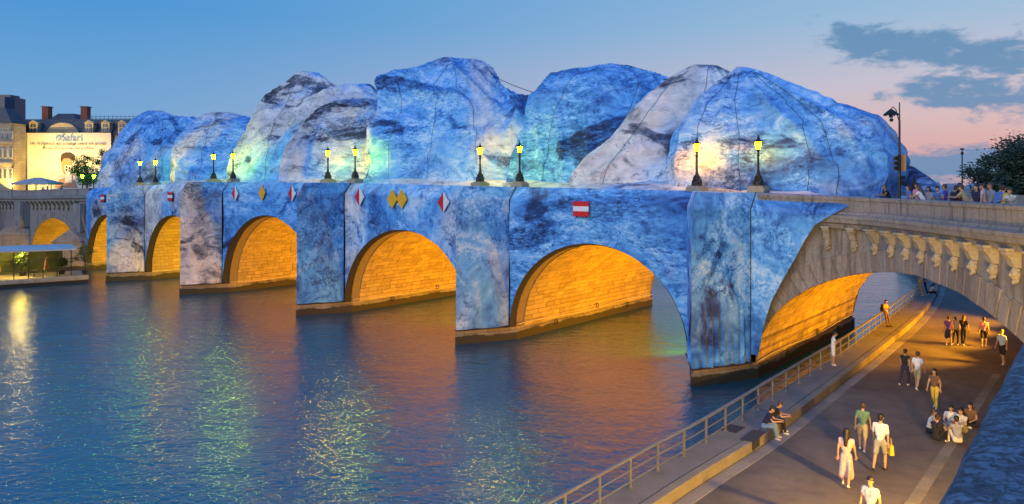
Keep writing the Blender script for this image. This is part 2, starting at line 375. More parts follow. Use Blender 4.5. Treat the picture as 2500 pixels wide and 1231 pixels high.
# the towpath strip between railing and kerb, with its quay face down to the river
w = MB(); w.grid([[Vector((p.x, p.y, -1.5)) for p in water_edge], [Vector((p.x, p.y, ZW - .06)) for p in water_edge], [p + side(RL, i) * .06 + Vector((0, 0, 0)) for i, p in enumerate(water_edge)], [p - side(KL, i) * .02 for i, p in enumerate(KL)], [Vector((p.x, p.y, ZR - .3)) for p in KL]], flip=True)
tag(w.build('towpath', M['pave'], smooth=30), kind='structure')
# roadway out to the retaining wall
w = MB(); far = [B(-19.5, to_uv(p)[1], ZR) for p in KL]
w.grid([[Vector((p.x, p.y, ZR)) for p in KL], far], flip=True)
road = tag(w.build('quay_road', M['asphalt']), kind='structure')
# gutter setts and kerb stones one by one
rng = random.Random(3)
kerb_parent = tag(empty('kerb', KL[30], 'long low granite kerb between the railed towpath and the quay road', 'kerb'))
def strip_blocks(parent, name, line, o0, o1, z0, z1, L, mat, gap=.012, rough=.0):
    P = catmull(line, 3); tot = 0; seg = [0]
    for a, b_2 in zip(P, P[1:]): tot += (b_2 - a).length; seg.append(tot)
    s = 0
    def pt(s):
        j = max(0, min(len(P) - 2, int(np.searchsorted(seg, s)) - 1)); t = (s - seg[j]) / max(1e-6, seg[j + 1] - seg[j]); d = (P[j + 1] - P[j]).normalized(); return P[j].lerp(P[j + 1], t), Vector((d.y, -d.x, 0))
    out = []
    while s < tot - L:
        l = L * rng.uniform(.8, 1.2); a, na = pt(s + gap); b_2, nb = pt(min(tot - .01, s + l)); dz = rng.uniform(-rough, rough); s += l
        c = (a + b_2) / 2
        if c.y < 16 or c.y > 80: continue
        ch = .025; mb = MB()
        prof = [(o0, z0), (o0, z1 + dz - ch), (o0 + ch, z1 + dz), (o1 - ch, z1 + dz), (o1, z1 + dz - ch), (o1, z0)]
        rows = [[Vector((q.x + n_.x * o, q.y + n_.y * o, z)) for o, z in prof] for q, n_ in ((a, na), (b_2, nb))]
        mb.grid(rows); k = len(prof); mb.f += [tuple(range(k)), tuple(range(2 * k - 1, k - 1, -1))]; mb.m += [0, 0]
        out.append(mb.build(name, mat, parent))
    return out
strip_blocks(kerb_parent, 'kerb_stone', KL, .0, .34, ZR - .25, ZW + .012, 1.7, M['kerb'], rough=.008)
strip_blocks(road, 'gutter_stone', KL, .36, .86, ZR - .2, ZR + .012, 1.3, M['gutter'], rough=.004)
strip_blocks(road, 'channel_stone', [B(-13.6, v_, ZR) for v_ in np.linspace(-38, 8, 40)], -.1, .30, ZR - .2, ZR + .010, 1.2, M['kerb'], rough=.004)
# dark ramp plate on the kerb beside the seated pair
w = MB(); a = ray_z(1815, 1076, ZW); b2 = ray_z(1847, 1052, ZW); d = (b2 - a); n_ = Vector((d.y, -d.x, 0)).normalized()
w.prism([a - n_ * .12 + Vector((0, 0, .03)), b2 - n_ * .12 + Vector((0, 0, .03)), b2 + n_ * .36 + Vector((0, 0, .03)), a + n_ * .36 + Vector((0, 0, .03))], (0, 0, -.33))
M['rubber'] = basic('dark_rubber', (.035, .035, .045), .7, .2, 8)
tag(w.build('kerb_cover', M['rubber']), 'dark rubber cover block on the kerb beside the seated pair', 'cover')
w = MB(); a = ray_z(1797, 1058, ZW); w.prism([a + vd * .9 + Vector((0, 0, .012)), a + vd * .9 + ud * .75 + Vector((0, 0, .012)), a + ud * .75 + Vector((0, 0, .012)), a + Vector((0, 0, .012))], (0, 0, -.03))
tag(w.build('manhole_plate', M['rubber']), 'flat dark service plate set in the towpath paving', 'plate')
# railing
RLc = catmull(rail_line, 10); tot = 0; rl = empty('railing', RL[40], 'grey steel three-bar railing along the edge of the towpath', 'railing')
RZ = .96
def raised(l, z): return [p + Vector((0, 0, z)) for p in l]
mb = MB(); rows = []
for i, p in enumerate(RL):
    s_ = side(RL, i); rows.append([p + s_ * a + Vector((0, 0, RZ + b_2)) for a, b_2 in ((-.06, -.035), (.06, -.035), (.06, .02), (.03, .035), (-.03, .035), (-.06, .02))])
mb.grid(rows, True); mb.build('handrail', M['steel'], rl, smooth=40)
mb = MB(); mb.tube(raised(RL, .55), .025, 8); mb.build('middle_bar', M['steel'], rl, smooth=50)
mb = MB(); mb.tube(raised(RL, .20), .025, 8); mb.build('lower_bar', M['steel'], rl, smooth=50)
s = 0; P = resample(RL, 1300); last = -9; step = (P[1] - P[0]).length; proto_post = None
for i, p in enumerate(P):
    if p.y < 18 or p.y > 88: continue
    if (i - last) * step < 1.72: continue
    last = i; d = side(P, i); ang = math.atan2(d.y, d.x)
    if proto_post is None:
        mb = MB(); mb.box((0, 0, .465), (.055, .10, .93)); mb.box((0, 0, .012), (.16, .18, .024)); proto_post = mb.build('post', M['steel'], None); o = proto_post
    else: o = proto_post.copy(); col.objects.link(o)
    o.parent = rl; o.location = p - rl.location; o.rotation_euler = (0, 0, ang)

# retaining wall of the quay, the street above it and the foreground parapet
M['wall'] = stone_mat('quay_wall_stone', (.24, .21, .18), (.38, .34, .29), blocks=(1.3, .5, 'u'), stain=True)
w = MB(); w.prism([B(-18.6, -60, -1), B(-18.6, -17.0, -1), B(-23, -17.0, -1), B(-23, -60, -1)], (0, 0, 10.3))
tag(w.build('quay_retaining_wall', M['wall']), 'tall coursed stone retaining wall behind the quay road', 'wall')
w = MB(); w.add([B(-23, -60, 9.28), B(-23, 40, 9.28), B(-420, 220, 9.28), B(-420, -60, 9.28)], [(0, 1, 2, 3)]); tag(w.build('street_ground', M['asphalt']), kind='structure')
def pitted():
    m, nt, b = newmat('weathered_parapet_stone'); v = coord(nt)
    n1 = tex(nt, 'ShaderNodeTexNoise', v, Scale=3.0, Detail=9.0, Roughness=.7); n2 = tex(nt, 'ShaderNodeTexVoronoi', v, Scale=16.0, Randomness=1.0)
    n3 = tex(nt, 'ShaderNodeTexNoise', v, Scale=26.0, Detail=8.0, Roughness=.75, Distortion=.7)
    c = ramp(nt, n1.outputs[0], [(.25, (.08, .12, .17)), (.55, (.15, .22, .30)), (.8, (.26, .36, .46))])
    c = mixc(nt, mrange(nt, n3.outputs[0], .50, .66, 0, .85), c, (.02, .03, .045)); nt.links.new(c, b.inputs['Base Color']); b.inputs['Roughness'].default_value = .8
    h = mnode(nt, 'SUBTRACT', n1.outputs[0], mrange(nt, n3.outputs[0], .48, .66, 0, .7)); bump(nt, b, h, .8, .05); return m
M['pitted'] = pitted()
e0 = ray_z(2280, 1192, 10.55); e1 = ray_z(2462, 872, 10.55); ed = (e1 - e0).normalized(); en = Vector((ed.y, -ed.x, 0))
rows = []
for i in range(90):
    c = e0 + ed * (-1.5 + i * .085); row = []
    for j, (o, z) in enumerate([(.02, -.75), (0, -.5), (0, -.2), (.005, -.05), (.03, -.012), (.07, 0), (.14, .006), (.22, .008), (.32, .008), (.42, 0), (.5, -.02), (.52, -.2), (.52, -.7)]):
        k = mnoise.fractal(Vector((i * .21, o * 5, 1.3)), 1, 2, 4) * .012 + mnoise.noise(Vector((i * .12, 4, 0))) * .012
        row.append(c + en * (o + k) + Vector((0, 0, z + k)))
    rows.append(row)
mb = MB(); mb.grid(rows); tag(mb.build('stone_parapet', M['pitted'], smooth=60, origin=e0), 'rough pitted blue-grey parapet coping in the near corner above the quay', 'parapet')

# ================================================================== THE STONE BRIDGE
PU = [0.0, 18.0, 36.8, 56.8, 73.9, 90.5, 112.0]       # pier centres along the bridge
HWD, VF, VB = 2.0, 4.3, 24.6                            # half width of a pier, front face, rear face
CREST = [6.75, 7.25, 7.5, 8.2, 7.75, 7.4, 6.5]          # crown of each arch (0 is the quay arch)
Z0 = .8
def ztop(u): return interp(u, [-22, -14, -8, 0, 18, 37, 57, 74, 90, 112, 125], [10.55, 10.58, 10.64, 10.9, 11.2, 11.52, 11.62, 11.25, 10.85, 10.5, 10.4])
ARCH = [(-16.4, -2.0)] + [(PU[k] + HWD, PU[k + 1] - HWD) for k in range(6)]
def arch_z(k, u):
    a, b_2 = ARCH[k]; c = (a + b_2) / 2; h = (b_2 - a) / 2; t = max(0, 1 - ((u - c) / h) ** 2); return Z0 + (CREST[k] - Z0) * math.sqrt(t)
def arch_pts(k, n, off=0.0):
    a, b_2 = ARCH[k]; c = (a + b_2) / 2; h = (b_2 - a) / 2 + off
    return [(c + h * math.cos(t), Z0 + (CREST[k] - Z0 + off) * math.sin(t)) for t in np.linspace(0, math.pi, n)]
bridge = empty('stone_bridge', B(30, 14, 0), 'long stone arch bridge over the river with pointed piers and lit arches', 'bridge')
for k, pu in enumerate(PU):
    last_ = k >= 5
    plan = [(pu - HWD, VF), (pu, .12), (pu + HWD, VF), (pu + HWD, VB), (pu, VB + 3.6), (pu - HWD, VB)]
    w = MB(); w.prism([B(a, b_2, -1.5) for a, b_2 in plan], (0, 0, 2.4)); pr = w.build('pier', M['pier'], bridge)
    # plinth set proud of the shaft
    w = MB(); pl = [(pu - HWD - .16, VF - .1), (pu, -.14), (pu + HWD + .16, VF - .1), (pu + HWD + .16, VB + .1), (pu, VB + 3.9), (pu - HWD - .16, VB + .1)]
    w.prism([B(a, b_2, -1.5) for a, b_2 in pl], (0, 0, 2.18 if k else 2.22)); w.build('plinth', M['pier'], pr)
    if not last_:
        w = MB(); w.tube([B(pu - HWD - .2, VF + t * (VB - VF), 1.02 + .10 * math.sin(t * 9 + k)) for t in np.linspace(0, 1, 24)], .035, 6); w.build('cable', M['cable'], pr)
        for vv in (9, 15, 20):
            w = MB(); w.tube([B(pu - HWD - .22, vv + .19 * math.cos(t), .62 + .19 * math.sin(t) + (.5 if vv == 15 else 0)) for t in np.linspace(0, 2 * math.pi, 14)], .035, 6, cap=False); w.build('mooring_ring', M['iron'], pr)
    if last_:   # bare cutwater with sloped cap and shaft to the cornice
        w = MB(); w.prism([B(a, b_2, .9) for a, b_2 in [(pu - HWD, VF), (pu, .12), (pu + HWD, VF)]], (0, 0, 2.9)); w.build('cutwater', M['stone'], pr)
        w = MB(); t_ = [B(pu - HWD - .1, VF, 3.8), B(pu, -.05, 3.8), B(pu + HWD + .1, VF, 3.8), B(pu, VF - .3, 6.6)]; w.add(t_, [(0, 1, 3), (1, 2, 3), (2, 0, 3)]); w.build('cutwater_cap', M['stone'], pr)
        w = MB(); w.prism([B(a, b_2, 5.0) for a, b_2 in [(pu - 1.6, VF), (pu - 1.2, VF - 1.2), (pu + 1.2, VF - 1.2), (pu + 1.6, VF)]], (0, 0, 3.8)); w.build('bastion', M['stone'], pr)

# plan of the bare upstream face at the near bank: straight, then flaring to the quay wall
flare = [B(-2.0, VF, 0), B(-5.0, VF, 0), B(-7.0, VF, 0), Vector((18.95, 40.35, 0)), Vector((19.25, 39.0, 0)), Vector((19.32, 37, 0)), Vector((19.2, 33, 0)), Vector((19.02, 29, 0)), Vector((18.8, 24.5, 0)), Vector((18.3, 20.5, 0))]
FL = resample(catmull(flare, 10), 120)
FLs = [0]
for a, b_2 in zip(FL, FL[1:]): FLs.append(FLs[-1] + (b_2 - a).length)
def fl_at(s):
    j = max(0, min(len(FL) - 2, int(np.searchsorted(FLs, s)) - 1)); t = (s - FLs[j]) / (FLs[j + 1] - FLs[j]); p = FL[j].lerp(FL[j + 1], t)
    d = (FL[j + 1] - FL[j]).normalized(); return p, Vector((-d.y, d.x, 0)) * -1, d        # point, outward normal (towards the river side), direction
# arch edge height along the flare path
ez_s = [0, .25, 1, 2, 3, 4, 5, 6.2, 7.5, 9, 11, 14, 16.5, 18.5, 20.5, 22.5]
ez_z = [Z0, 2.3, 3.75, 4.75, 5.45, 5.95, 6.32, 6.6, 6.82, 6.95, 6.98, 6.72, 6.2, 5.5, 4.4, 2.6]
def edge_z(s): return interp(s, ez_s, ez_z)
S_END = 22.0
svals = np.concatenate([np.linspace(0, .3, 4), np.linspace(.35, S_END, 70)])
# barrels
for k in range(7):
    N = 44
    w = MB()
    if k == 0:
        front = []
        for i in range(N):
            th = math.pi * (1 - i / (N - 1)); 
        # pair points of the front edge with points of the rear ellipse
        fr = [(fl_at(s_)[0], edge_z(s_)) for s_ in svals]; rear = arch_pts(0, len(svals)); rear = [(u_, z_) for u_, z_ in rear]
        a_mid = []
        for (p, z_), (u_, rz) in zip(fr, rear):
            uu, vv = to_uv(p)
            a_mid.append((p, z_, u_, rz))
        rows = []
        for t in np.linspace(0, 1, 10):
            row = []
            for (p, z_, u_, rz) in a_mid:
                uu, vv = to_uv(p); g = min(1, t * 2.2) if uu < -6 else 1.0
                if uu >= -6.9: row.append(B(uu, VF + (VB - VF) * t, arch_z(0, uu) + .05))
                else: row.append(Vector((p.x, p.y, z_)).lerp(B(u_, VB, rz + .05), t))
            rows.append(row)
        w.grid(rows, mi=0)
    else:
        pts = arch_pts(k, N, .05); w.grid([[B(u_, v_, z_) for u_, z_ in pts] for v_ in np.linspace(VF + .02, VB, 3)])
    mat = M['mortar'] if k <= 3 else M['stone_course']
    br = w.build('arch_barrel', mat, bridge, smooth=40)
    # dressed stones lining the flank that faces this bank
    if k <= 3:
        half = [p for p in arch_pts(k, 400) if p[0] > (ARCH[k][0] + ARCH[k][1]) / 2 - (2.2 if k == 0 else 2.6)]
        L = [0]
        for a, b_2 in zip(half, half[1:]): L.append(L[-1] + math.hypot(b_2[0] - a[0], b_2[1] - a[1]))
        ch_ = .37; stuff = MB(); s = 0; ci = 0
        while s < L[-1] - ch_:
            i0 = int(np.searchsorted(L, s)); i1 = min(len(half) - 1, int(np.searchsorted(L, s + ch_))); a = half[i0]; b_2 = half[i1]; s += ch_; ci += 1
            v_ = VF + .9 if k else VF + .05
            first = rng.uniform(.4, 1.2)
            while v_ < VB - .3:
                l = min(first if first else rng.uniform(.6, 1.25), VB - v_); first = None; d = rng.uniform(-.012, .02); gp = .008
                pa, pb = Vector((a[0], a[1])), Vector((b_2[0], b_2[1])); tdir = (pb - pa).normalized(); nin = Vector((-tdir.y, tdir.x)); 
                cen = Vector(((ARCH[k][0] + ARCH[k][1]) / 2, Z0))
                if nin.dot(cen - pa) < 0: nin = -nin
                pa2, pb2 = pa + tdir * gp, pb - tdir * gp; e_ = .014
                def q(p2, o, v__): return B(p2.x + nin.x * o, v__, p2.y + nin.y * o)
                v0_, v1_ = v_ + gp, v_ + l - gp; v_ += l
                vs = [q(pa2, -.06, v0_), q(pb2, -.06, v0_), q(pb2, -.06, v1_), q(pa2, -.06, v1_), q(pa2 + tdir * e_, .02 + d, v0_ + e_), q(pb2 - tdir * e_, .02 + d, v0_ + e_), q(pb2 - tdir * e_, .02 + d, v1_ - e_), q(pa2 + tdir * e_, .02 + d, v1_ - e_)]
                fs = [(4, 5, 6, 7), (0, 1, 5, 4), (1, 2, 6, 5), (2, 3, 7, 6), (3, 0, 4, 7)]
                near = (k == 0 and ci <= 15 and v_ < 13) or (k == 1 and ci <= 14 and v_ < 14)
                if near:
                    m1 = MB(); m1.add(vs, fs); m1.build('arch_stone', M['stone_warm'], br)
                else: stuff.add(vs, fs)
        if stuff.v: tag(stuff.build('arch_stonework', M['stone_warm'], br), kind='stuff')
# lintel-free solid mass above the barrels so that no light leaks: rear wall and deck
w = MB()
for k in range(7):
    us = np.linspace(ARCH[k][0], ARCH[k][1], 26); w.grid([[B(u_, VB, arch_z(k, u_)) for u_ in us], [B(u_, VB, ztop(u_) - 1.2) for u_ in us]], flip=True)
for pu in PU: w.add([B(pu - HWD, VB, .5), B(pu + HWD, VB, .5), B(pu + HWD, VB, ztop(pu) - 1.2), B(pu - HWD, VB, ztop(pu) - 1.2)], [(0, 1, 2, 3)])
w.build('downstream_wall', M['stone'], bridge)
w = MB(); us = np.linspace(-24, 126, 60); w.grid([[B(u_, VF + .5, ztop(u_) - 1.28) for u_ in us], [B(u_, VB + .6, ztop(u_) - 1.28) for u_ in us]])
w.add([tuple(Vector((p.x, p.y, 9.50)) + fl_at(s_)[1] * -.3) for p, s_ in zip(FL, FLs)] + [B(-24, 22, 9.50), B(-3, 22, 9.50)], [tuple(range(len(FL) + 2))])
w.build('deck', M['asphalt'], bridge)
w = MB(); us = np.linspace(-20, 126, 60); w.grid([[B(u_, VB + o, ztop(u_) + z) for u_ in us] for o, z in ((-.1, -1.3), (-.1, 0), (.4, 0), (.6, -1.3))], flip=True); w.build('downstream_parapet', M['stone'], bridge)

# upstream face, near (bare) end: spandrel, voussoirs, cornice, parapet, corbels
def ring_t(s): return 1.12 if s > 1 else .8
w = MB(); w.grid([[fl_at(s_)[0] + Vector((0, 0, edge_z(s_) + .02)) for s_ in svals], [fl_at(s_)[0] + Vector((0, 0, 9.6)) for s_ in svals]], flip=True); w.build('spandrel_wall', M['stone'], bridge)
w = MB(); w.add([fl_at(S_END)[0] + Vector((0, 0, -1)), FL[-1] + Vector((0, 0, -1)), FL[-1] + Vector((0, 0, 9.6)), fl_at(S_END)[0] + Vector((0, 0, 9.6))], [(0, 1, 2, 3)]); w.build('abutment', M['wall'], bridge)
def edge_p(s, o=0.0, t=0.0):
    """point on the face: t metres outside the arch edge (square to it), o metres proud of the wall"""
    s0, s1 = max(.01, s - .12), s + .12; ds, dz = s1 - s0, edge_z(s1) - edge_z(s0); l = math.hypot(ds, dz); ns, nz = -dz / l, ds / l
    ss = max(0.0, s + ns * t); p, n, d = fl_at(max(.001, ss)); return p + n * -o + Vector((0, 0, edge_z(s) + nz * t))
nrm_sign = -1 if (fl_at(3)[1].dot(Vector((-VX, -VY, 0))) < 0) else 1
def edge_q(s, o, t):
    s0, s1 = max(.01, s - .12), s + .12; ds, dz = s1 - s0, edge_z(s1) - edge_z(s0); l = math.hypot(ds, dz); ns, nz = -dz / l, ds / l
    ss = s + ns * t; p, n, d = fl_at(max(.001, ss)); return p + n * (nrm_sign * o) + Vector((0, 0, edge_z(s) + nz * t))
al = [0]; sv = np.linspace(.5, 21.5, 300)
for a, b_2 in zip(sv, sv[1:]): al.append(al[-1] + math.hypot(b_2 - a, edge_z(b_2) - edge_z(a)))
s_ = 0; i = 0
while s_ < al[-1] - .7:
    l = rng.uniform(.52, .72); s0 = interp(s_ + .045, al, sv); s1 = interp(s_ + l, al, sv); s_ += l; T = 1.15 + rng.uniform(-.03, .12); d = rng.uniform(.05, .10); mb = MB(); c = .03
    sm = (s0 + s1) / 2
    if s0 < 1.2: T = .75
    ins = [edge_q(s0, -.12, 0), edge_q(s1, -.12, 0), edge_q(s1, -.12, T), edge_q(s0, -.12, T)]; out = [edge_q(s0 + c, d, c), edge_q(s1 - c, d, c), edge_q(s1 - c, d, T - c), edge_q(s0 + c, d, T - c)]
    mid = [edge_q(s0, d - c, 0), edge_q(s1, d - c, 0), edge_q(s1, d - c, T), edge_q(s0, d - c, T)]
    mb.add(ins + mid + out, [(8, 9, 10, 11)] + [(k, (k + 1) % 4, 4 + (k + 1) % 4, 4 + k) for k in range(4)] + [(4 + k, 4 + (k + 1) % 4, 8 + (k + 1) % 4, 8 + k) for k in range(4)])
    mb.build('voussoir', M['voussoir'], bridge)
def sweep(prof, sa, sb, n=90, z_of=None):
    rows = []
    for s_ in np.linspace(sa, sb, n):
        p, nn, d = fl_at(s_); u_, v_ = to_uv(p); zt = z_of(u_) if z_of else 10.6; rows.append([p + nn * (nrm_sign * o) + Vector((0, 0, zt + z)) for o, z in prof])
    return rows
def endcap(mb, n, rows_n): mb.f += [tuple(range(n)), tuple(range(rows_n * n - 1, rows_n * n - n - 1, -1))]; mb.m += [0, 0]
zt_near = lambda u_: interp(u_, [-19, -8, 0], [10.56, 10.64, 10.88])
corn = [(-.05, -1.75), (.30, -1.75), (.34, -1.62), (.38, -1.50), (.60, -1.42), (.66, -1.22), (.70, -1.18), (.70, -1.02), (.50, -.94), (.46, -.82), (-.05, -.80)]
mb = MB(); mb.grid(sweep(corn, .2, 24, 110, zt_near), flip=(nrm_sign > 0)); endcap(mb, len(corn), 110); mb.build('cornice', M['stone'], bridge, smooth=25)
# parapet in separate long stones with a coping
s_ = .2
while s_ < 23.5:
    l = rng.uniform(1.5, 2.1); pp = [(.34, -.82), (.34, -.20), (-.12, -.20), (-.12, -1.3)]; mb = MB(); rows = sweep(pp, s_ + .008, s_ + l - .008, 6, zt_near); mb.grid(rows, closed=True, flip=(nrm_sign > 0)); endcap(mb, 4, 6); mb.build('parapet_stone', M['stone'], bridge)
    mb = MB(); cp = [(.40, -.20), (.42, -.06), (.34, 0), (-.12, 0), (-.2, -.06), (-.18, -.20)]; rows = sweep(cp, s_ + .008, s_ + l - .008, 6, zt_near); mb.grid(rows, closed=True, flip=(nrm_sign > 0)); endcap(mb, 6, 6); mb.build('coping_stone', M['stone'], bridge)
    s_ += l
# scroll corbels with carved masks under them
def corbel(parent, p, n, d, zc, k):
    ax = (d, n, Vector((0, 0, 1))); w_ = .17; rnd = random.Random(k)
    prof = [(0, 0), (.56, 0), (.58, -.10), (.50, -.20), (.40, -.28), (.34, -.40), (.30, -.52), (.22, -.62), (0, -.64)]
    mb = MB(); mb.prism([p + n * a - d * w_ + Vector((0, 0, zc + z)) for a, z in prof], d * (2 * w_))
    mb.box(p + n * .30 + Vector((0, 0, zc + .05)), (.46, .66, .10), ax)
    for sgn in (-1, 1):
        mb.tube([p + d * (sgn * (w_ + .012)) + n * (.40 + r_ * math.cos(t)) + Vector((0, 0, zc - .14 + r_ * math.sin(t))) for t, r_ in ((k_ * .55, .13 * (1 - k_ / 18)) for k_ in range(16))], .022, 5)
    c = mb.build('corbel', M['corbel'], parent, smooth=35)
    m2 = MB(); f = p + Vector((0, 0, zc - .88)); fw = rnd.uniform(.16, .19)
    def P_(a, b_2, c_): return f + d * a + n * b_2 + Vector((0, 0, c_))
    m2.ball(P_(0, .12, 0), (fw, .20, .26), 12, 8, ax=ax)
    m2.ball(P_(0, .31, -.02), (.035, .06, .07), 8, 5, ax=ax)                    # nose
    for sg in (-1, 1):
        m2.ball(P_(sg * .07, .27, .07), (.055, .04, .025), 8, 4, ax=ax)        # brow
        m2.ball(P_(sg * .085, .25, -.06), (.05, .05, .05), 8, 5, ax=ax)        # cheek
        m2.ball(P_(sg * fw, .10, .0), (.04, .06, .09), 8, 5, ax=ax)            # ear
    m2.ball(P_(0, .26, -.13), (.06, .04, .022), 8, 4, ax=ax)                    # mouth
    for j in range(7): t = j / 6 * 2 - 1; m2.ball(P_(t * .13, .20 - abs(t) * .08, -.22 - (1 - abs(t)) * .08 + rnd.uniform(-.02, .02)), (.04, .06, .09), 7, 4, ax=ax)
    for j in range(7): t = j / 6 * 2 - 1; m2.ball(P_(t * .17, .16 - abs(t) * .06, .17 + (1 - abs(t)) * .06), (.05, .08, .06), 7, 4, ax=ax)
    m2.build('mask', M['corbel'], c, smooth=60)
s_ = 3.85; k = 0
s_first = min(np.linspace(2, 8, 400), key=lambda q: abs(CX + F * fl_at(q)[0].x / fl_at(q)[0].y - 1957))
for k in range(13):
    q = s_first + 1.42 * k
    if q > 22: break
    p, n, d = fl_at(q); u_ = to_uv(p)[0]; corbel(bridge, p, n * nrm_sign, d, zt_near(u_) - 1.75, k)

# upstream face, far (bare) end on the left
us = np.linspace(88.6, 126, 60)
def far_low(u_):
    if PU[5] + HWD < u_ < PU[6] - HWD: return arch_z(6, u_)
    return .5
w = MB(); w.grid([[B(u_, VF + .02, far_low(u_)) for u_ in us], [B(u_, VF + .02, ztop(u_) - 1.0) for u_ in us]], flip=True); w.build('spandrel_wall', M['stone'], bridge)
w = MB(); pp = [(0, -1.75), (-.34, -1.7), (-.4, -1.45), (-.66, -1.3), (-.70, -1.02), (-.42, -.9), (-.30, -.85), (-.30, -.15), (-.36, -.14), (-.36, 0), (.2, 0), (.2, -1.2)]
w.grid([[B(u_, VF + o, ztop(u_) + z) for o, z in pp] for u_ in us]); w.build('far_parapet', M['stone'], bridge, smooth=25)
for u_ in np.arange(93, 124, 1.6): corbel(bridge, B(u_, VF, 0), -vd, ud, ztop(u_) - 1.75, int(u_ * 7))
al = arch_pts(6, 27)
for (ua, za), (ub, zb) in zip(al, al[1:]):
    cn_ = Vector(((ARCH[6][0] + ARCH[6][1]) / 2, Z0)); 
    oa = (Vector((ua, za)) - cn_).normalized() * .95; ob = (Vector((ub, zb)) - cn_).normalized() * .95
    mb = MB(); mb.prism([B(ua, VF + .1, za), B(ua + (ub - ua) * .98, VF + .1, za + (zb - za) * .98), B(ub + ob.x - (ub - ua) * .02, VF + .1, zb + ob.y), B(ua + oa.x, VF + .1, za + oa.y)], -vd * .14); mb.build('voussoir', M['voussoir'], bridge)
# ---- floodlights inside the arches (fixtures sit on the flanks turned away from this bank)
for k in range(7):
    a, b_2 = ARCH[k]
    for i, vv in enumerate((7.5, 12.5, 17.5, 22.0)):
        fl = empty('arch_floodlight', B(a + (.35 if k else 1.2), vv + (0 if k else 2.5), 1.45 if k else 3.9), 'small black floodlight under the %s arch aimed at its vault' % ['quay', 'first river', 'second river', 'third river', 'fourth river', 'fifth river', 'bare far'][k], 'floodlight', 'floodlights inside the arches')
        mb = MB(); mb.box(fl.location, (.5, .28, .3), (vd, ud, Vector((0, 0, 1)))); mb.build('housing', M['hous'], fl)
        mb = MB(); mb.box(fl.location + Vector((0, 0, -.3)), (.08, .1, .35), (vd, ud, Vector((0, 0, 1)))); mb.build('bracket', M['hous'], fl)
        ld = bpy.data.lights.new('flood', 'SPOT'); ld.energy = 5600 if k else 6800; ld.color = (1.0, .40, .006) if k in (0, 1, 2, 3) else (1.0, .50, .006); ld.spot_size = R(128 if k else 92); ld.spot_blend = .6; ld.shadow_soft_size = .25
        lo = bpy.data.objects.new('flood_beam', ld); col.objects.link(lo); lo.parent = fl; lo.location = ud * .3 + Vector((0, 0, .12))
        tgt = (B(b_2 - .6, vv + .6, 3.6) - (fl.location + lo.location)); lo.rotation_euler = tgt.to_track_quat('-Z', 'Y').to_euler()

# ================================================================== THE FABRIC WRAP
wrap = empty('fabric_wrap', B(34, 5, 9), 'grey rock-printed cloth with blue sky light tinted into its print, draped over the bridge and heaped in tall mounds', 'wrapping')
VFF = VF - .78
def fnoise(p, sc_, amp, oc=4): return mnoise.fractal(Vector(p) * sc_, 1.0, 2.1, oc) * amp
def panel(plan, low, name, mat, pleat=False, nz=46, deep=1.5):
    """plan: list of (u, v, outward normal (nu,nv), edge factor); low: function of index -> bottom height"""
    cols = []
    for i, (u_, v_, nu, nv, ef) in enumerate(plan):
        zt = ztop(u_); zb = low(i); colp = []
        for j in range(nz + 1):
            z = zb + (zt - 1.0 - zb) * (j / nz); p = B(u_, v_, z)
            k = fnoise((p.x, p.y, z * .55), .32, .16, 3) + fnoise((p.x, p.y, z * .8), 1.3, .035, 3)
            k = k * ef * min(1, (zt - 1.0 - z) / 1.2) - .02
            if pleat:
                m_ = max(0, 1 - max(0, z - 2.6) / 2.2); k += .085 * m_ * math.sin(i * .72 + .5 * math.sin(z * .8)) * (.6 + .4 * math.sin(i * .17)) * min(1, ef * 3)
            colp.append(p + (ud * nu + vd * nv) * k)
        for t in (.04, .3, .65, 1.0): colp.append(B(u_, v_ + .78 * t, zt - 1.0 + 1.0 * t + fnoise((u_ * 1.0, t * 2, 3), .9, .02)))
        colp.append(B(u_, v_ + .78 + deep, zt - .02))
        cols.append(colp)
    mb = MB(); mb.grid(cols); return mb.build(name, mat, wrap, smooth=38)
fm = M['fab']
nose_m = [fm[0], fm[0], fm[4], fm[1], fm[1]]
for k in range(5):
    pu = PU[k]; pl = []
    n_ = 80 if k == 0 else 34; L_ = math.hypot(HWD, VFF)
    for i in range(2 * n_ + 1):
        t = i / n_
        if t <= 1: u_, v_ = pu - HWD + HWD * t, VFF * (1 - t) - .05; nu, nv = -VFF / L_, -HWD / L_
        else: u_, v_ = pu + HWD * (t - 1), VFF * (t - 1) - .05; nu, nv = VFF / L_, -HWD / L_
        ef = min(1, abs(t - 1) * 3, min(t, 2 - t) * 4); pl.append((u_, v_, nu, nv, ef * .8))
    o = panel(pl, lambda i, k=k: .98 + .05 * math.sin(i * .3 + k) + .06 * abs(i / n_ - 1), 'pier_cover', nose_m[k], pleat=(k == 0), deep=3.0)
    mb = MB(); zt = ztop(pu)
    for pts in ([B(pu - HWD, VFF - .07, z) for z in np.linspace(.98, zt - 1.0, 20)] + [B(pu - HWD, VFF + .72, zt)],):
        mb.tube(pts, .02, 6)
    mb.build('seam_rope', M['rope'], wrap)
    mb = MB(); mb.tube([B(pu - HWD - .04, VFF - .1, .99), B(pu, -.12, .97), B(pu + HWD + .04, VFF - .1, .99)], .045, 6); mb.build('hem_rope', M['rope'], wrap)
span_m = [None, fm[3], fm[0], fm[3], fm[0], fm[4]]
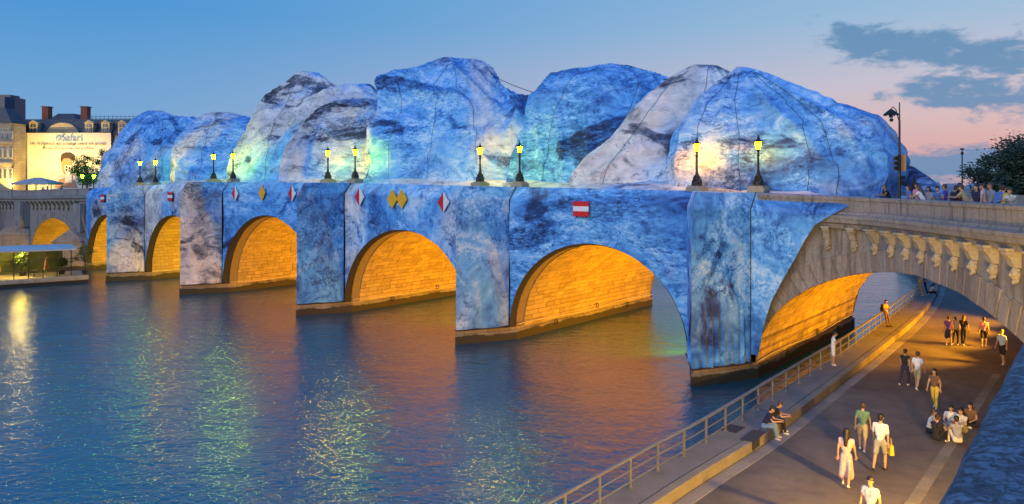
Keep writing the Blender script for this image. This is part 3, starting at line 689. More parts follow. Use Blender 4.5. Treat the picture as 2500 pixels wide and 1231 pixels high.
for k in range(1, 6):
    a, b_2 = ARCH[k]; c, h = (a + b_2) / 2, (b_2 - a) / 2; pl = [(c - h * math.cos(t), VFF, 0, -1, 1.0) for t in np.linspace(.02, math.pi - .02, 90)]
    panel(pl, lambda i, k=k, pl=pl: arch_z(k, pl[i][0]) + .12, 'span_cover', span_m[k], nz=34)
    # the turned-in hem along the arch
    rows = []
    for t, o, dz in ((0, 0, .12), (.35, .02, .02), (.7, .03, .0)):
        rows.append([B(u_, VFF + t, max(.6, arch_z(k, u_) + dz - o)) for (u_, _, _, _, _) in pl])
    mb = MB(); mb.grid(rows); mb.build('arch_hem', M['rope'], wrap, smooth=50)
# ragged near end of the wrap, cut on a curve over the quay arch
cut = [ray_v(px, py, VFF) for px, py in [(2099, 482), (2060, 508), (2020, 531), (1990, 549), (1962, 592), (1937, 640), (1907, 690), (1882, 738), (1864, 800), (1852, 868)]]
cuz = [(to_uv(p)[0], p.z) for p in cut][::-1]; cuz.sort()
cu, cz = [q[0] for q in cuz], [q[1] for q in cuz]
cols = []
for u_ in np.linspace(-2.0, cu[0], 60):
    zt = ztop(u_); zl = min(zt - .001, interp(u_, cu, cz)); colp = []
    for j in range(48):
        z = zl + (zt - zl) * j / 47; r_ = z - (zt - 1.0); k = fnoise((u_, z * .6, 5), .4, .12, 3) * min(1, (u_ + 2.0) / -1.0 + .02) * (1 if r_ < -.6 else max(0, -r_ / .6))
        colp.append(B(u_, VFF - .03 + k + (.78 * r_ if r_ > 0 else 0), z + (.004 if r_ > 0 else 0)))
    colp.append(B(u_, VFF + 2.2, zt + .005)); cols.append(colp)
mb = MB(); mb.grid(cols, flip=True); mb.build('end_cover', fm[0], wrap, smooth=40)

# mounds: each is a lofted heap of cloth rising from the deck; outlines are given as (left, right) edges from base to peak
def mound(left, right, mat, v0=7.2, lean=6.0, bf=1.6, vb=23.4, amp=.55, seed=0, rows_n=96, cols_n=150, pinch=1.3, tilt=1.3, name='fabric_mound'):
    Ls = resample([Vector((x, y, 0)) for x, y in left], rows_n); Rs = resample([Vector((x, y, 0)) for x, y in right], rows_n); rows = []
    for i in range(rows_n):
        t = i / (rows_n - 1); vp = v0 + lean * t ** 1.25
        a = ray_v(Ls[i].x, Ls[i].y, vp); b_2 = ray_v(Rs[i].x, Rs[i].y, vp); c = (a + b_2) / 2; h = (b_2 - a) / 2
        sh = math.sqrt(max(0, 1 - t ** pinch)); f_ = bf * (.25 + .75 * sh) * min(1, .35 + t * 3); bk = (vb - vp) * max(.04, sh) + .15
        row = []
        for j in range(cols_n):
            ph = 2 * math.pi * j / cols_n; cs, sn = math.cos(ph), math.sin(ph); e = .82
            cx_ = math.copysign(abs(cs) ** e, cs); sy = math.copysign(abs(sn) ** e, sn)
            row.append(c + h * cx_ + vd * (sy * (bk if sy > 0 else f_) + tilt * cx_ * (1 - .5 * t)))
        rows.append(row)
    A = np.array([[tuple(p) for p in r] for r in rows]); dA = np.roll(A, -1, 1) - np.roll(A, 1, 1); dB = np.gradient(A, axis=0); Nn = np.cross(dA, dB); Nn /= np.linalg.norm(Nn, axis=2, keepdims=True) + 1e-9
    cen = A.mean(axis=1, keepdims=True); sg = np.sign(np.mean(np.sum(Nn * (A - cen), axis=2))); Nn *= sg
    for i in range(rows_n):
        t = i / (rows_n - 1); e_ = min(1, (1 - t) * 4 + .12)
        for j in range(cols_n):
            p = Vector(A[i, j]) * 1.0; q = p + Vector((seed * 17.3, seed * 3.1, 0))
            w_ = Vector((mnoise.noise(q * .13), mnoise.noise(q * .13 + Vector((9, 2, 4))), mnoise.noise(q * .13 + Vector((3, 8, 1))))) * 2.4
            rg = 1 - abs(mnoise.noise((q + w_) * .12)) * 2.2; rg2 = 1 - abs(mnoise.noise((q + w_) * .33 + Vector((5, 5, 5)))) * 2.2
            ang = 2 * math.pi * j / cols_n
            pl_ = math.sin(ang * 46 + 3 * mnoise.noise(q * .3)) * .05 * max(0, 1 - t * 6)          # gathered pleats at the foot
            fc = ang / (2 * math.pi) * 13 + 1.6 * mnoise.noise(q * .10 + Vector((1, 7, 3))) + (1.4 - seed % 3) * t + seed * .37; fr = abs(2 * (fc - math.floor(fc)) - 1)
            fold = (max(0, 1 - fr * 1.5) ** 1.6) * (.25 + .9 * max(0, mnoise.noise(q * .07 + Vector((2, 2, 8))) + .3)) * min(1, t * 5)    # taut ridges pulled over the frame below
            k = (rg - .45) * amp * .9 + (rg2 - .5) * amp * .3 + fold * amp * 1.0 - amp * .2 + mnoise.fractal(q * .9, 1, 2, 3) * .05 + pl_
            A[i, j] += Nn[i, j] * k * e_
    mb = MB(); mb.grid([[Vector(p) for p in r] for r in A], True, flip=(sg < 0)); o = len(mb.v); mb.f.append(tuple(range((rows_n - 1) * cols_n, rows_n * cols_n))); mb.m.append(0)
    ob = mb.build(name, mat, wrap, smooth=60)
    def surf(t, ang, off=.04):
        i = min(rows_n - 1, max(0, int(t * (rows_n - 1)))); j = int(ang / 360 * cols_n) % cols_n; return Vector(A[i, j] + Nn[i, j] * off)
    return surf
S = {}
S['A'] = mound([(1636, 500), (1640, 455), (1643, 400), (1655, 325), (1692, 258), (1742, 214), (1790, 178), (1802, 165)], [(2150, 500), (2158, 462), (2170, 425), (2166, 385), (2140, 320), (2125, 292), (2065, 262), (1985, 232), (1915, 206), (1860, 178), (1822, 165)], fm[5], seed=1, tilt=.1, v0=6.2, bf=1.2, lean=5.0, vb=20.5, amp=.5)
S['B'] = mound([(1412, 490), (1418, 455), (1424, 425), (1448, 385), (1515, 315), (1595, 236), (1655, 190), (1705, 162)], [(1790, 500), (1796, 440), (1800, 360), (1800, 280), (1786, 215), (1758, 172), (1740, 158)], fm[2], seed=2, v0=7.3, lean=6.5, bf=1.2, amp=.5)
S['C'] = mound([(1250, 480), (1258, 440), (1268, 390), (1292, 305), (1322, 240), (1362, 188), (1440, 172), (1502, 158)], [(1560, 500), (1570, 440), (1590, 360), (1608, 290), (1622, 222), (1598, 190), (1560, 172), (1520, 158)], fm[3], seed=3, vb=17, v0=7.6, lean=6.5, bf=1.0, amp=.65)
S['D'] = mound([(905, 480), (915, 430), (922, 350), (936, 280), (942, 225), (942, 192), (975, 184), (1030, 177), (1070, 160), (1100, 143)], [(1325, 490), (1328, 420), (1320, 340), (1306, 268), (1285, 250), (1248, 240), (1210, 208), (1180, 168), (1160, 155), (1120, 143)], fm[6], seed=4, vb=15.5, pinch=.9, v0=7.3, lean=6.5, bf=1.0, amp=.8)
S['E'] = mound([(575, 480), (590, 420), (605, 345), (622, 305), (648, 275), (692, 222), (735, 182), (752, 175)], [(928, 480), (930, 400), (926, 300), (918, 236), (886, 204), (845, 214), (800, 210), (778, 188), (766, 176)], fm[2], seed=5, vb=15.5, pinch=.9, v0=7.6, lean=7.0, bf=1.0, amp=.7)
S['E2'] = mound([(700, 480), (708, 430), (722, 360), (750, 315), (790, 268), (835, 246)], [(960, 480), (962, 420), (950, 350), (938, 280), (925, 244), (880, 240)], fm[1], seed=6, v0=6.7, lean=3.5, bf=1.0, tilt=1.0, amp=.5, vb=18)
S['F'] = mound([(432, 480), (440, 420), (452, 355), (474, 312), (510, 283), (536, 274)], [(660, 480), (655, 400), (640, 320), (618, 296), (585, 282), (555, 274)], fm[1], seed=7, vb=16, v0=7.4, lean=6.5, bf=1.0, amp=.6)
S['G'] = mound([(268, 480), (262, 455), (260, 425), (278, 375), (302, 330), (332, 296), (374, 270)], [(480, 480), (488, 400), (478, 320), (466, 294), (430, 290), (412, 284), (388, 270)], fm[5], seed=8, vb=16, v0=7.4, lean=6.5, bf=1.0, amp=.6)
# low continuous fold of cloth joining the feet of the mounds
cols = []
for u_ in np.linspace(-7.2, 82, 220):
    hgt = .4 * (2.6 + 1.6 * mnoise.noise(Vector((u_ * .11, 3, 0))) + .7 * mnoise.noise(Vector((u_ * .4, 1, 0)))) * min(1, (u_ + 7.4) / 3, (82.4 - u_) / 4)
    r_ = []
    for j in range(22):
        t = j / 21; a = math.pi * t; v_ = 5.0 + 8.5 - 8.5 * math.cos(a) * (1 if t < .5 else 1.05); z = ztop(u_) - .35 + (max(.1, hgt) * math.sin(a) ** .7 if 0 < t < 1 else 0)
        r_.append(B(u_, v_ + fnoise((u_, t * 4, 2), .5, .25) * min(1, t * 8), z + fnoise((u_, t * 4, 9), .6, .15) * min(1, t * 8)))
    cols.append(r_)
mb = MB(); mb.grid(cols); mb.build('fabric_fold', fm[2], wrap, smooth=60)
# lashing ropes lying on the mounds, and guy wires between peaks
rg = random.Random(11)
for key, angs in (('A', (235, 262, 288, 305)), ('B', (240, 285)), ('C', (250, 300)), ('D', (235, 262, 290)), ('E', (250, 300)), ('F', (255,)), ('G', (250, 290))):
    for a in angs:
        mb = MB(); da = rg.uniform(-14, 14); mb.tube([S[key](t, a + da * t, .05) for t in np.linspace(.03, .93, 40)], .014, 5); mb.build('lashing_rope', M['rope'], wrap)
def wire(p0, p1, sag, r=.03):
    mb = MB(); mb.tube([p0.lerp(p1, t) + Vector((0, 0, -sag * 4 * t * (1 - t))) for t in np.linspace(0, 1, 14)], r, 5); mb.build('guy_wire', M['rope'], wrap)
wire(ray_v(1196, 182, 13), ray_v(1330, 234, 13), .15); wire(ray_v(1560, 172, 13.5), ray_v(1664, 184, 13.5), .5); wire(ray_v(1640, 190, 13.5), ray_v(1660, 200, 13.5), .0)
# the smaller wrapped heap across the deck near the bank, with its open lit mouth
def small():
    Yc = 64.0; Lp = [(2176, 500), (2178, 470), (2182, 440), (2186, 418), (2192, 404)]; Rp = [(2296, 500), (2288, 468), (2272, 446), (2250, 428), (2222, 408), (2204, 402)]
    Ls = resample([Vector((x, y, 0)) for x, y in Lp], 40); Rs = resample([Vector((x, y, 0)) for x, y in Rp], 40); rows = []
    for i in range(40):
        a, b_2 = at(Ls[i].x, Ls[i].y, Yc), at(Rs[i].x, Rs[i].y, Yc); c = (a + b_2) / 2; h = (b_2 - a) / 2; t = i / 39; D = 3.0 * math.sqrt(max(.01, 1 - t * t)); row = []
        for j in range(60):
            ph = 2 * math.pi * j / 60; p = c + h * math.cos(ph) + Vector((0, D * math.sin(ph), 0)); row.append(p + Vector((0, -1, .3)) * fnoise(p, .5, .22))
        rows.append(row)
    mb = MB(); mb.grid(rows, True); mb.f.append(tuple(range(39 * 60, 40 * 60))); mb.m.append(0); mb.build('fabric_mound', fm[2], wrap, smooth=60)
small()

# ================================================================== LAMP POSTS
GL = {'amber': emis('lantern_glass_amber', (1.0, .40, .0004), 340), 'yellow': emis('lantern_glass_yellow', (1.0, .62, .0004), 380), 'lime': emis('lantern_glass_lime', (.72, 1.0, .0004), 270), 'green': emis('lantern_glass_green', (.08, 1.0, .002), 170)}
def make_lamp(glass, label, group):
    r = empty('bridge_lamp', (0, 0, 0), label, 'lamp post', group); z0 = 0
    mb = MB(); mb.box((0, 0, .16), (1.0, 1.0, .32)); mb.box((0, 0, .36), (.8, .8, .10)); mb.build('plinth', M['corbel'], r)
    mb = MB(); mb.lathe([(.34, .40), (.36, .46), (.30, .52), (.31, .60), (.22, .72), (.25, .80), (.17, .92), (.19, 1.0), (.12, 1.10)], seg=12)
    for k in range(4):
        a = math.pi / 2 * k + math.pi / 4; c, s_ = math.cos(a), math.sin(a); mb.ball((.24 * c, .24 * s_, .62), (.10, .10, .17), 8, 6); mb.ball((.19 * c, .19 * s_, .88), (.07, .07, .10), 8, 5)
    mb.build('base', M['iron'], r, smooth=45)
    mb = MB(); mb.lathe([(.12, 1.10), (.085, 1.2), (.10, 1.24), (.075, 1.30), (.06, 2.15), (.10, 2.2), (.10, 2.25), (.06, 2.3), (.055, 2.42), (.10, 2.46), (.05, 2.52)], seg=12)
    mb.tube([(-.26, 0, 2.33), (.26, 0, 2.33)], .022, 6); mb.build('shaft', M['iron'], r, smooth=45)
    mb = MB(); mb.lathe([(.11, 2.56), (.20, 2.98)], seg=6); mb.build('lantern_glass', glass, r)
    mb = MB()
    for k in range(6):
        a = math.pi / 3 * k; c, s_ = math.cos(a), math.sin(a); mb.tube([(.115 * c, .115 * s_, 2.53), (.208 * c, .208 * s_, 3.0)], .014, 5)
    mb.lathe([(.12, 2.50), (.13, 2.56)], seg=6); mb.lathe([(.23, 2.98), (.24, 3.02), (.16, 3.10), (.08, 3.2), (.09, 3.24), (.03, 3.30), (.045, 3.35), (.01, 3.42)], seg=6)
    for k in range(6):
        a = math.pi / 3 * k; mb.ball((.225 * math.cos(a), .225 * math.sin(a), 3.06), (.028, .028, .055), 6, 4)
    mb.build('lantern_frame', M['iron'], r, smooth=30)
    return r
kinds = {0: ('amber', 'amber'), 1: ('lime', 'yellow'), 2: ('lime', 'yellow'), 3: ('lime', 'lime'), 4: ('yellow', 'green')}
where = {0: 'the pleated towpath pier', 1: 'the second pier', 2: 'the third pier', 3: 'the fourth pier', 4: 'the last wrapped pier'}
lp = {}
for k in range(5):
    for i, sg in enumerate((-1, 1)):
        gk = kinds[k][i]; lab = 'ornate iron lamp post with %s lantern over %s, on its %s corner' % (gk, where[k], 'bank-side' if sg < 0 else 'midstream-side')
        if gk not in lp: o = lp[gk] = make_lamp(GL[gk], lab, 'lamp posts on the wrapped bridge')
        else: o = copy_tree(lp[gk]); o['label'] = lab
        o.location = B(PU[k] + sg * 1.95, 4.75, ztop(PU[k]) - .05); o.rotation_euler = (0, 0, UA + rng.uniform(-.1, .1)); o.scale = (1.0,) * 3

# ================================================================== NAVIGATION SIGNS
def sign_root(px, py, label, name, cat='sign', group=None): return empty(name, ray_v(px, py, VFF - .22), label, cat, group)
def stripe_sign(px, py, wd, ht, label):
    r = sign_root(px, py, label, 'striped_sign', group='red and white river signs'); p = r.location
    for i, m_ in enumerate(('red', 'white', 'red')):
        mb = MB(); mb.box(p + Vector((0, 0, ht * (1 - i) / 3)), (wd, .06 if i != 1 else .056, ht / 3 - .004), (ud, vd, Vector((0, 0, 1)))); mb.build('board', M[m_], r)
    mb = MB()
    for s_ in (-.3, .3): mb.box(p + ud * (wd * s_) + vd * .10 + Vector((0, 0, -.03)), (.06, .16, ht * 1.08), (ud, vd, Vector((0, 0, 1))))
    mb.build('bracket', M['iron'], r)
stripe_sign(1418, 510, 1.25, 1.02, 'large red white red board on the span beside the towpath pier')
stripe_sign(415, 480, 1.05, .98, 'small red white red board on the span before the last wrapped pier')
stripe_sign(250, 484, 1.05, .95, 'small red white red board at the far end of the wrapping')
def diamond(px, py, hw, hh, mats, label, grp, flip=False):
    r = sign_root(px, py, label, 'diamond_sign', group=grp); p = r.location
    def q(a, z, o): return p + ud * a + vd * o + Vector((0, 0, z))
    if len(mats) == 1:
        mb = MB(); mb.prism([q(-hw, 0, 0), q(0, -hh, 0), q(hw, 0, 0), q(0, hh, 0)], vd * .05); mb.build('board', M[mats[0]], r)
    else:
        for s_, m_ in ((1, mats[0]), (-1, mats[1])):
            mb = MB(); mb.prism([q(.005 * s_, -hh, 0), q(hw * s_, 0, 0), q(.005 * s_, hh, 0)], vd * .05); mb.build('board', M[m_], r)
    mb = MB(); mb.box(p + vd * .12, (.06, .14, hh * 1.6), (ud, vd, Vector((0, 0, 1)))); mb.build('bracket', M['iron'], r)
diamond(1082, 494, .62, .78, ('red', 'white'), 'red and white halved diamond sign beside the second river pier', 'halved diamond signs', )
diamond(877, 481, .62, .80, ('red', 'white'), 'red and white halved diamond sign beside the third pier, left of the twin yellow diamonds', 'halved diamond signs')
diamond(712, 473, .58, .80, ('red', 'white'), 'red and white halved diamond sign on the span with one yellow diamond, nearer bank', 'halved diamond signs')
diamond(573, 473, .58, .80, ('red', 'white'), 'red and white halved diamond sign on the span with one yellow diamond, farther side', 'halved diamond signs')
diamond(957, 486, .62, .82, ('yellow',), 'yellow diamond sign, midstream one of the pair over the third arch', 'yellow diamond signs')
diamond(980, 486, .62, .82, ('yellow',), 'yellow diamond sign, bank-side one of the pair over the third arch', 'yellow diamond signs')
diamond(639, 471, .58, .82, ('yellow',), 'single yellow diamond sign over the crown of the pointed arch', 'yellow diamond signs')
# ================================================================== PEOPLE
CM = {}
def cloth(name, c, rough=.85):
    if name not in CM: CM[name] = basic('cloth_' + name, c, rough, .22, 14, 0, .4, .012)
    return CM[name]
SKIN = basic('skin', (.46, .27, .18), .55, .1, 12); SKIN2 = basic('skin_tanned', (.33, .18, .11), .55, .1, 12)
HAIRD = basic('hair_dark', (.018, .013, .011), .5, .3, 60); HAIRB = basic('hair_brown', (.06, .035, .02), .5, .3, 60)
EYE = basic('eye_dark', (.01, .01, .012), .3, .1, 10); LIP = basic('lips', (.30, .11, .09), .5, .1, 10)
C = {'white': cloth('white', (.72, .72, .74)), 'navy': cloth('navy', (.02, .025, .07)), 'black': cloth('black', (.014, .014, .016)), 'denim': cloth('denim', (.20, .30, .42)), 'brown': cloth('brown', (.16, .09, .05)),
     'orange': cloth('orange', (.70, .34, .12)), 'yellow': cloth('yellow', (.68, .46, .06)), 'purple': cloth('purple', (.13, .05, .36)), 'pink': cloth('pink', (.66, .26, .36)), 'sky': cloth('sky_blue', (.42, .56, .76)),
     'grey': cloth('grey', (.28, .28, .30)), 'khaki': cloth('khaki', (.40, .33, .18)), 'blush': cloth('blush', (.60, .40, .42)), 'green': cloth('green', (.10, .22, .14)), 'cream': cloth('cream', (.64, .58, .48)), 'red': cloth('red', (.45, .06, .05)), 'blue': cloth('mid_blue', (.08, .16, .42))}
def V(*a): return Vector(a)
def nv(*a): return Vector(a).normalized()
def capsule(mb, a, b_2, r0, r1, seg=12):
    a, b_2 = Vector(a), Vector(b_2); d = b_2 - a; L = d.length
    if L < 1e-5: d = Vector((0, 0, 1)); L = 1e-5; b_2 = a + d * L
    d.normalize(); pts, rr = [], []
    for k in range(5):
        t = math.pi / 2 * (1 - k / 4); pts.append(a - d * (r0 * math.sin(t))); rr.append(max(.002, r0 * math.cos(t)))
    for k in range(1, 3): pts.append(a.lerp(b_2, k / 3)); rr.append(r0 + (r1 - r0) * k / 3)
    for k in range(5):
        t = math.pi / 2 * (k / 4); pts.append(b_2 + d * (r1 * math.sin(t))); rr.append(max(.002, r1 * math.cos(t)))
    mb.tube(pts, rr, seg)
def fuse(mb, voxel=.02, smooth=3):
    me = bpy.data.meshes.new('tmp'); me.from_pydata([tuple(p) for p in mb.v], [], mb.f); o = bpy.data.objects.new('tmp', me); col.objects.link(o)
    md = o.modifiers.new('r', 'REMESH'); md.mode = 'VOXEL'; md.voxel_size = voxel; md.use_smooth_shade = True
    if smooth: sm = o.modifiers.new('s', 'SMOOTH'); sm.iterations = smooth; sm.factor = .5
    dg = bpy.context.evaluated_depsgraph_get(); ev = o.evaluated_get(dg); m2 = bpy.data.meshes.new_from_object(ev); bpy.data.objects.remove(o); bpy.data.meshes.remove(me)
    return m2
def seg_dist(P, a, b_2):
    a, b_2 = np.array(a), np.array(b_2); d = b_2 - a; t = np.clip(((P - a) @ d) / max(1e-9, d @ d), 0, 1); return np.linalg.norm(P - (a + t[:, None] * d), axis=1), t
def person(label, loc, rz, pose, top, bottom, shoe='white', skin=SKIN, hair=('short', HAIRD), h=1.72, sleeve=.55, legs='long', group=None, cat='person', voxel=.021):
    """pose: dict of unit directions in the body's frame (x right, y forward, z up)"""
    k = h / 1.72
    g = dict(pel=V(0, 0, .93), T=nv(0, .02, 1), head=nv(0, .08, 1), look=nv(0, 1, 0),
             ua=[nv(-.22, 0, -1), nv(.22, 0, -1)], fa=[nv(-.05, .2, -1), nv(.05, .2, -1)], th=[nv(-.06, .02, -1), nv(.06, .02, -1)], sh=[nv(-.02, -.02, -1), nv(.02, -.02, -1)], ft=[nv(-.2, 1, 0), nv(.2, 1, 0)], hips=nv(1, 0, 0), shl=nv(1, 0, 0)); g.update(pose)
    caps = []
    def cap(a, b_2, r0, r1, reg): caps.append((Vector(a) * k, Vector(b_2) * k, r0 * k, r1 * k, reg))
    pel = g['pel']; T = g['T']; hx, sx_ = g['hips'], g['shl']; neck = pel + T * .53; fwd = sx_.cross(T) * -1; fwd = -fwd if fwd.dot(g['look']) < -.3 else fwd; fwd.normalize()
    cap(pel - hx * .06, pel + hx * .06, .105, .105, 'b'); cap(pel - hx * .08 - V(0, 0, .05), pel + hx * .08 - V(0, 0, .05), .095, .095, 'b')
    cap(pel + T * .06, pel + T * .22, .112, .108, 't'); cap(pel + T * .20 - sx_ * .055, pel + T * .40 - sx_ * .075, .098, .102, 't'); cap(pel + T * .20 + sx_ * .055, pel + T * .40 + sx_ * .075, .098, .102, 't')
    cap(neck - sx_ * .145 - T * .045, neck + sx_ * .145 - T * .045, .062, .062, 't'); cap(neck - T * .02, neck - T * .02 + sx_ * 0, .078, .07, 't')
    hd = g['head']; hb = neck + hd * .09; cap(neck - T * .01, hb + hd * .02, .052, .05, 's')
    hc = neck + hd * .175 + g['look'] * .02; look = (g['look'] - hd * g['look'].dot(hd)).normalized(); rx = look.cross(hd).normalized()
    cap(hc + hd * .035 - look * .018, hc + hd * .035 + look * .012, .088, .084, 's'); cap(hc - hd * .045 + look * .03, hc - hd * .065 + look * .042, .062, .05, 's')
    cap(hc + look * .098 - hd * .005, hc + look * .108 - hd * .03, .011, .015, 's')
    for s_ in (-1, 1): cap(hc + rx * (.088 * s_) + hd * .01, hc + rx * (.088 * s_) - hd * .025, .016, .012, 's')
    hands = []
    for i, s_ in enumerate((-1, 1)):
        sh_ = neck + sx_ * (.175 * s_) - T * .05; el_ = sh_ + g['ua'][i] * .285; wr = el_ + g['fa'][i] * .25
        cap(sh_, sh_, .066, .066, 't'); cap(sh_, sh_.lerp(el_, sleeve), .062, .056, 't'); cap(sh_.lerp(el_, sleeve * .8), el_, .046, .04, 's' if sleeve < 1.1 else 't'); cap(el_, wr, .041, .029, 's' if sleeve < 1.1 else 't')
        hd_ = g['fa'][i]; cap(wr, wr + hd_ * .07, .030, .034, 's'); hands.append((wr, hd_, s_))
        hp = pel + hx * (.09 * s_) - V(0, 0, .03); kn = hp + g['th'][i] * .425; an = kn + g['sh'][i] * .415
        rb = 'b'
        if legs == 'long': cap(hp, kn, .092, .066, 'b'); cap(kn, an, .064, .050, 'b')
        elif legs == 'shorts': cap(hp, hp.lerp(kn, .82), .098, .088, 'b'); cap(hp.lerp(kn, .7), kn, .062, .054, 's'); cap(kn, kn.lerp(an, .4), .054, .056, 's'); cap(kn.lerp(an, .4), an, .056, .038, 's')
        else: cap(hp, kn, .088, .056, 'b' if legs == 'dress' else 's'); cap(kn, kn.lerp(an, .4), .052, .054, 's'); cap(kn.lerp(an, .4), an, .054, .036, 's')
        f_ = g['ft'][i]; cap(an - f_ * .045 - V(0, 0, .045), an + f_ * .12 - V(0, 0, .058), .040, .034, 'f'); cap(an, an - V(0, 0, .03), .038, .036, 'f' if legs == 'long' else 's')
    if legs in ('skirt', 'dress'):
        m_ = (g['th'][0] + g['th'][1]).normalized(); L_ = .40 if legs == 'skirt' else .62
        for q in range(4): t = q / 4; cap(pel + m_ * (L_ * t) - hx * (.07 + .05 * t), pel + m_ * (L_ * (t + .25)) - hx * (.07 + .05 * t), .10 + .02 * t, .11 + .02 * t, 'b'); cap(pel + m_ * (L_ * t) + hx * (.07 + .05 * t), pel + m_ * (L_ * (t + .25)) + hx * (.07 + .05 * t), .10 + .02 * t, .11 + .02 * t, 'b')
    mb = MB()
    for c in caps: capsule(mb, *c[:4])
    me = fuse(mb, voxel * k)
    n = len(me.polygons); ctr = np.zeros(n * 3); me.polygons.foreach_get('center', ctr); ctr = ctr.reshape(-1, 3); best = np.full(n, 9.0); idx = np.zeros(n, dtype=np.int32); reg = {'t': 0, 'b': 1, 's': 2, 'f': 3}
    for a, b_2, r0, r1, q in caps:
        d, t = seg_dist(ctr, a, b_2); d = np.abs(d - (r0 + (r1 - r0) * t)) ; d = np.where(d < best, d, best); ch_ = d < best; idx[ch_] = reg[q]; best = np.minimum(best, d)
    # fingers and eyes, rooted in the fused body
    ex = MB()
    for wr, hd_, s_ in hands:
        sd = hd_.cross(V(0, 0, 1)) if abs(hd_.z) < .9 else V(1, 0, 0); sd.normalize(); cu = hd_.cross(sd)
        for q, (o_, L_) in enumerate(((-.026, .062), (-.009, .075), (.009, .070), (.026, .055))):
            b0 = wr + hd_ * .085 + sd * o_; ex.tube([tuple(p * k) for p in (b0, b0 + hd_ * L_ * .5 + cu * .008, b0 + hd_ * L_ * .85 + cu * .03)], [.0105 * k, .0095 * k, .007 * k], 6, mi=2)
        b0 = wr + hd_ * .035 + sd * (.03 * s_); ex.tube([tuple(p * k) for p in (b0, b0 + hd_ * .03 + sd * (.022 * s_), b0 + hd_ * .06 + sd * (.026 * s_))], [.012 * k, .011 * k, .008 * k], 6, mi=2)
    for s_ in (-1, 1): ex.ball((hc + look * .082 + rx * (.033 * s_) + hd * .022) * k, (.013 * k, .011 * k, .008 * k), 6, 4, mi=4, ax=(rx, look, hd))
    ex.ball((hc + look * .088 - hd * .062) * k, (.022 * k, .008 * k, .007 * k), 6, 4, mi=5, ax=(rx, look, hd))
    vs = [tuple(v_.co) for v_ in me.vertices]; fs = [tuple(p.vertices) for p in me.polygons]; mi = list(idx) + ex.m
    o_ = len(vs); vs += ex.v; fs += [tuple(q + o_ for q in f_) for f_ in ex.f]
    bpy.data.meshes.remove(me); me = bpy.data.meshes.new('person'); me.from_pydata([tuple(p) for p in vs], [], fs)
    for m_ in (C[top], C[bottom], skin, C[shoe], EYE, LIP): me.materials.append(m_)
    me.polygons.foreach_set('material_index', [int(q) for q in mi]); me.shade_smooth(); me.update()
    # lowest point touches the ground
    zmin = min(p[2] for p in vs); o = bpy.data.objects.new('person', me); col.objects.link(o); o.location = Vector(loc) - Vector((0, 0, zmin if pose.get('ground', True) else 0)); o.rotation_euler = (0, 0, rz); tag(o, label, cat, group)
    hm = MB(); K = lambda p: p * k; hs, hmat = hair
    capsule(hm, K(hc + hd * .055 - look * .03), K(hc + hd * .055 - look * .002), .098 * k, .092 * k); capsule(hm, K(hc - look * .045), K(hc - look * .05 - hd * .03), .080 * k, .068 * k)
    if hs == 'long':
        bk = (look * -1); capsule(hm, K(hc - look * .055), K(neck - fwd * .10 + V(0, 0, .02)), .082 * k, .075 * k); capsule(hm, K(neck - fwd * .10), K(neck - fwd * .115 - T * .20), .078 * k, .05 * k)
        for s_ in (-1, 1): capsule(hm, K(hc + rx * (.075 * s_) - look * .03), K(neck + sx_ * (.075 * s_) - fwd * .04), .04 * k, .035 * k)
    if hs == 'bun': capsule(hm, K(hc - look * .11 + hd * .07), K(hc - look * .12 + hd * .08), .045 * k, .045 * k)
    if hs == 'cap': capsule(hm, K(hc + hd * .07 + look * .06), K(hc + hd * .06 + look * .13), .04 * k, .02 * k)
    hme = fuse(hm, .02 * k, 2); hme.materials.append(hmat); hme.shade_smooth(); ho = bpy.data.objects.new('hair', hme); col.objects.link(ho); ho.parent = o
    return o
def facing(px_dx, dy=0): return math.atan2(-px_dx, dy) if (px_dx or dy) else 0
PH = [nv(-.15, .35, -.95), nv(.15, .35, -.95)]; PF = [nv(.45, .75, .45), nv(-.45, .75, .45)]       # forearms raised to a phone
def walk(sw=.35, flip=1, lean=.05, arm=.25):
    a, b_2 = (sw, -sw) if flip > 0 else (-sw, sw)
    def shin(q): return nv(0, -.05 if q > 0 else -.55, -1)
    return dict(T=nv(0, lean, 1), th=[nv(-.05, a, -1), nv(.05, b_2, -1)], sh=[shin(a), shin(b_2)], ua=[nv(-.2, -a * arm / .35, -1), nv(.2, -b_2 * arm / .35, -1)], fa=[nv(-.05, .25 - a * .5, -1), nv(.05, .25 - b_2 * .5, -1)], ft=[nv(-.12, 1, .1 if a > 0 else -.4), nv(.12, 1, .1 if b_2 > 0 else -.4)])
stand_phone = dict(T=nv(0, .04, 1), head=nv(0, .42, 1), look=nv(0, 1, -.55), ua=PH, fa=PF)
idle = dict()
cross_sit = dict(pel=V(0, 0, .12), T=nv(0, .22, 1), head=nv(0, .25, 1), th=[nv(-.75, .85, .12), nv(.75, .85, .12)], sh=[nv(.95, .25, -.22), nv(-.95, .25, -.22)], ua=[nv(-.3, .35, -1), nv(.3, .35, -1)], fa=[nv(.35, .8, -.2), nv(-.35, .8, -.2)], ft=[nv(1, .2, 0), nv(-1, .2, 0)])
knee_sit = dict(pel=V(0, 0, .12), T=nv(0, .18, 1), head=nv(0, .2, 1), th=[nv(-.18, .78, .62), nv(.18, .78, .62)], sh=[nv(-.02, .32, -.95), nv(.02, .32, -.95)], ua=[nv(-.25, .7, -.75), nv(.25, .7, -.75)], fa=[nv(.3, .85, .05), nv(-.3, .85, .05)])
kerb_sit = dict(pel=V(0, 0, .48), T=nv(0, .42, 1), head=nv(0, .55, 1), look=nv(0, .9, -.6), th=[nv(-.14, 1, .12), nv(.14, 1, .12)], sh=[nv(-.02, .18, -1), nv(.02, .18, -1)], ua=[nv(-.2, .6, -.8), nv(.2, .6, -.8)], fa=[nv(.4, .9, .05), nv(-.4, .9, .05)])
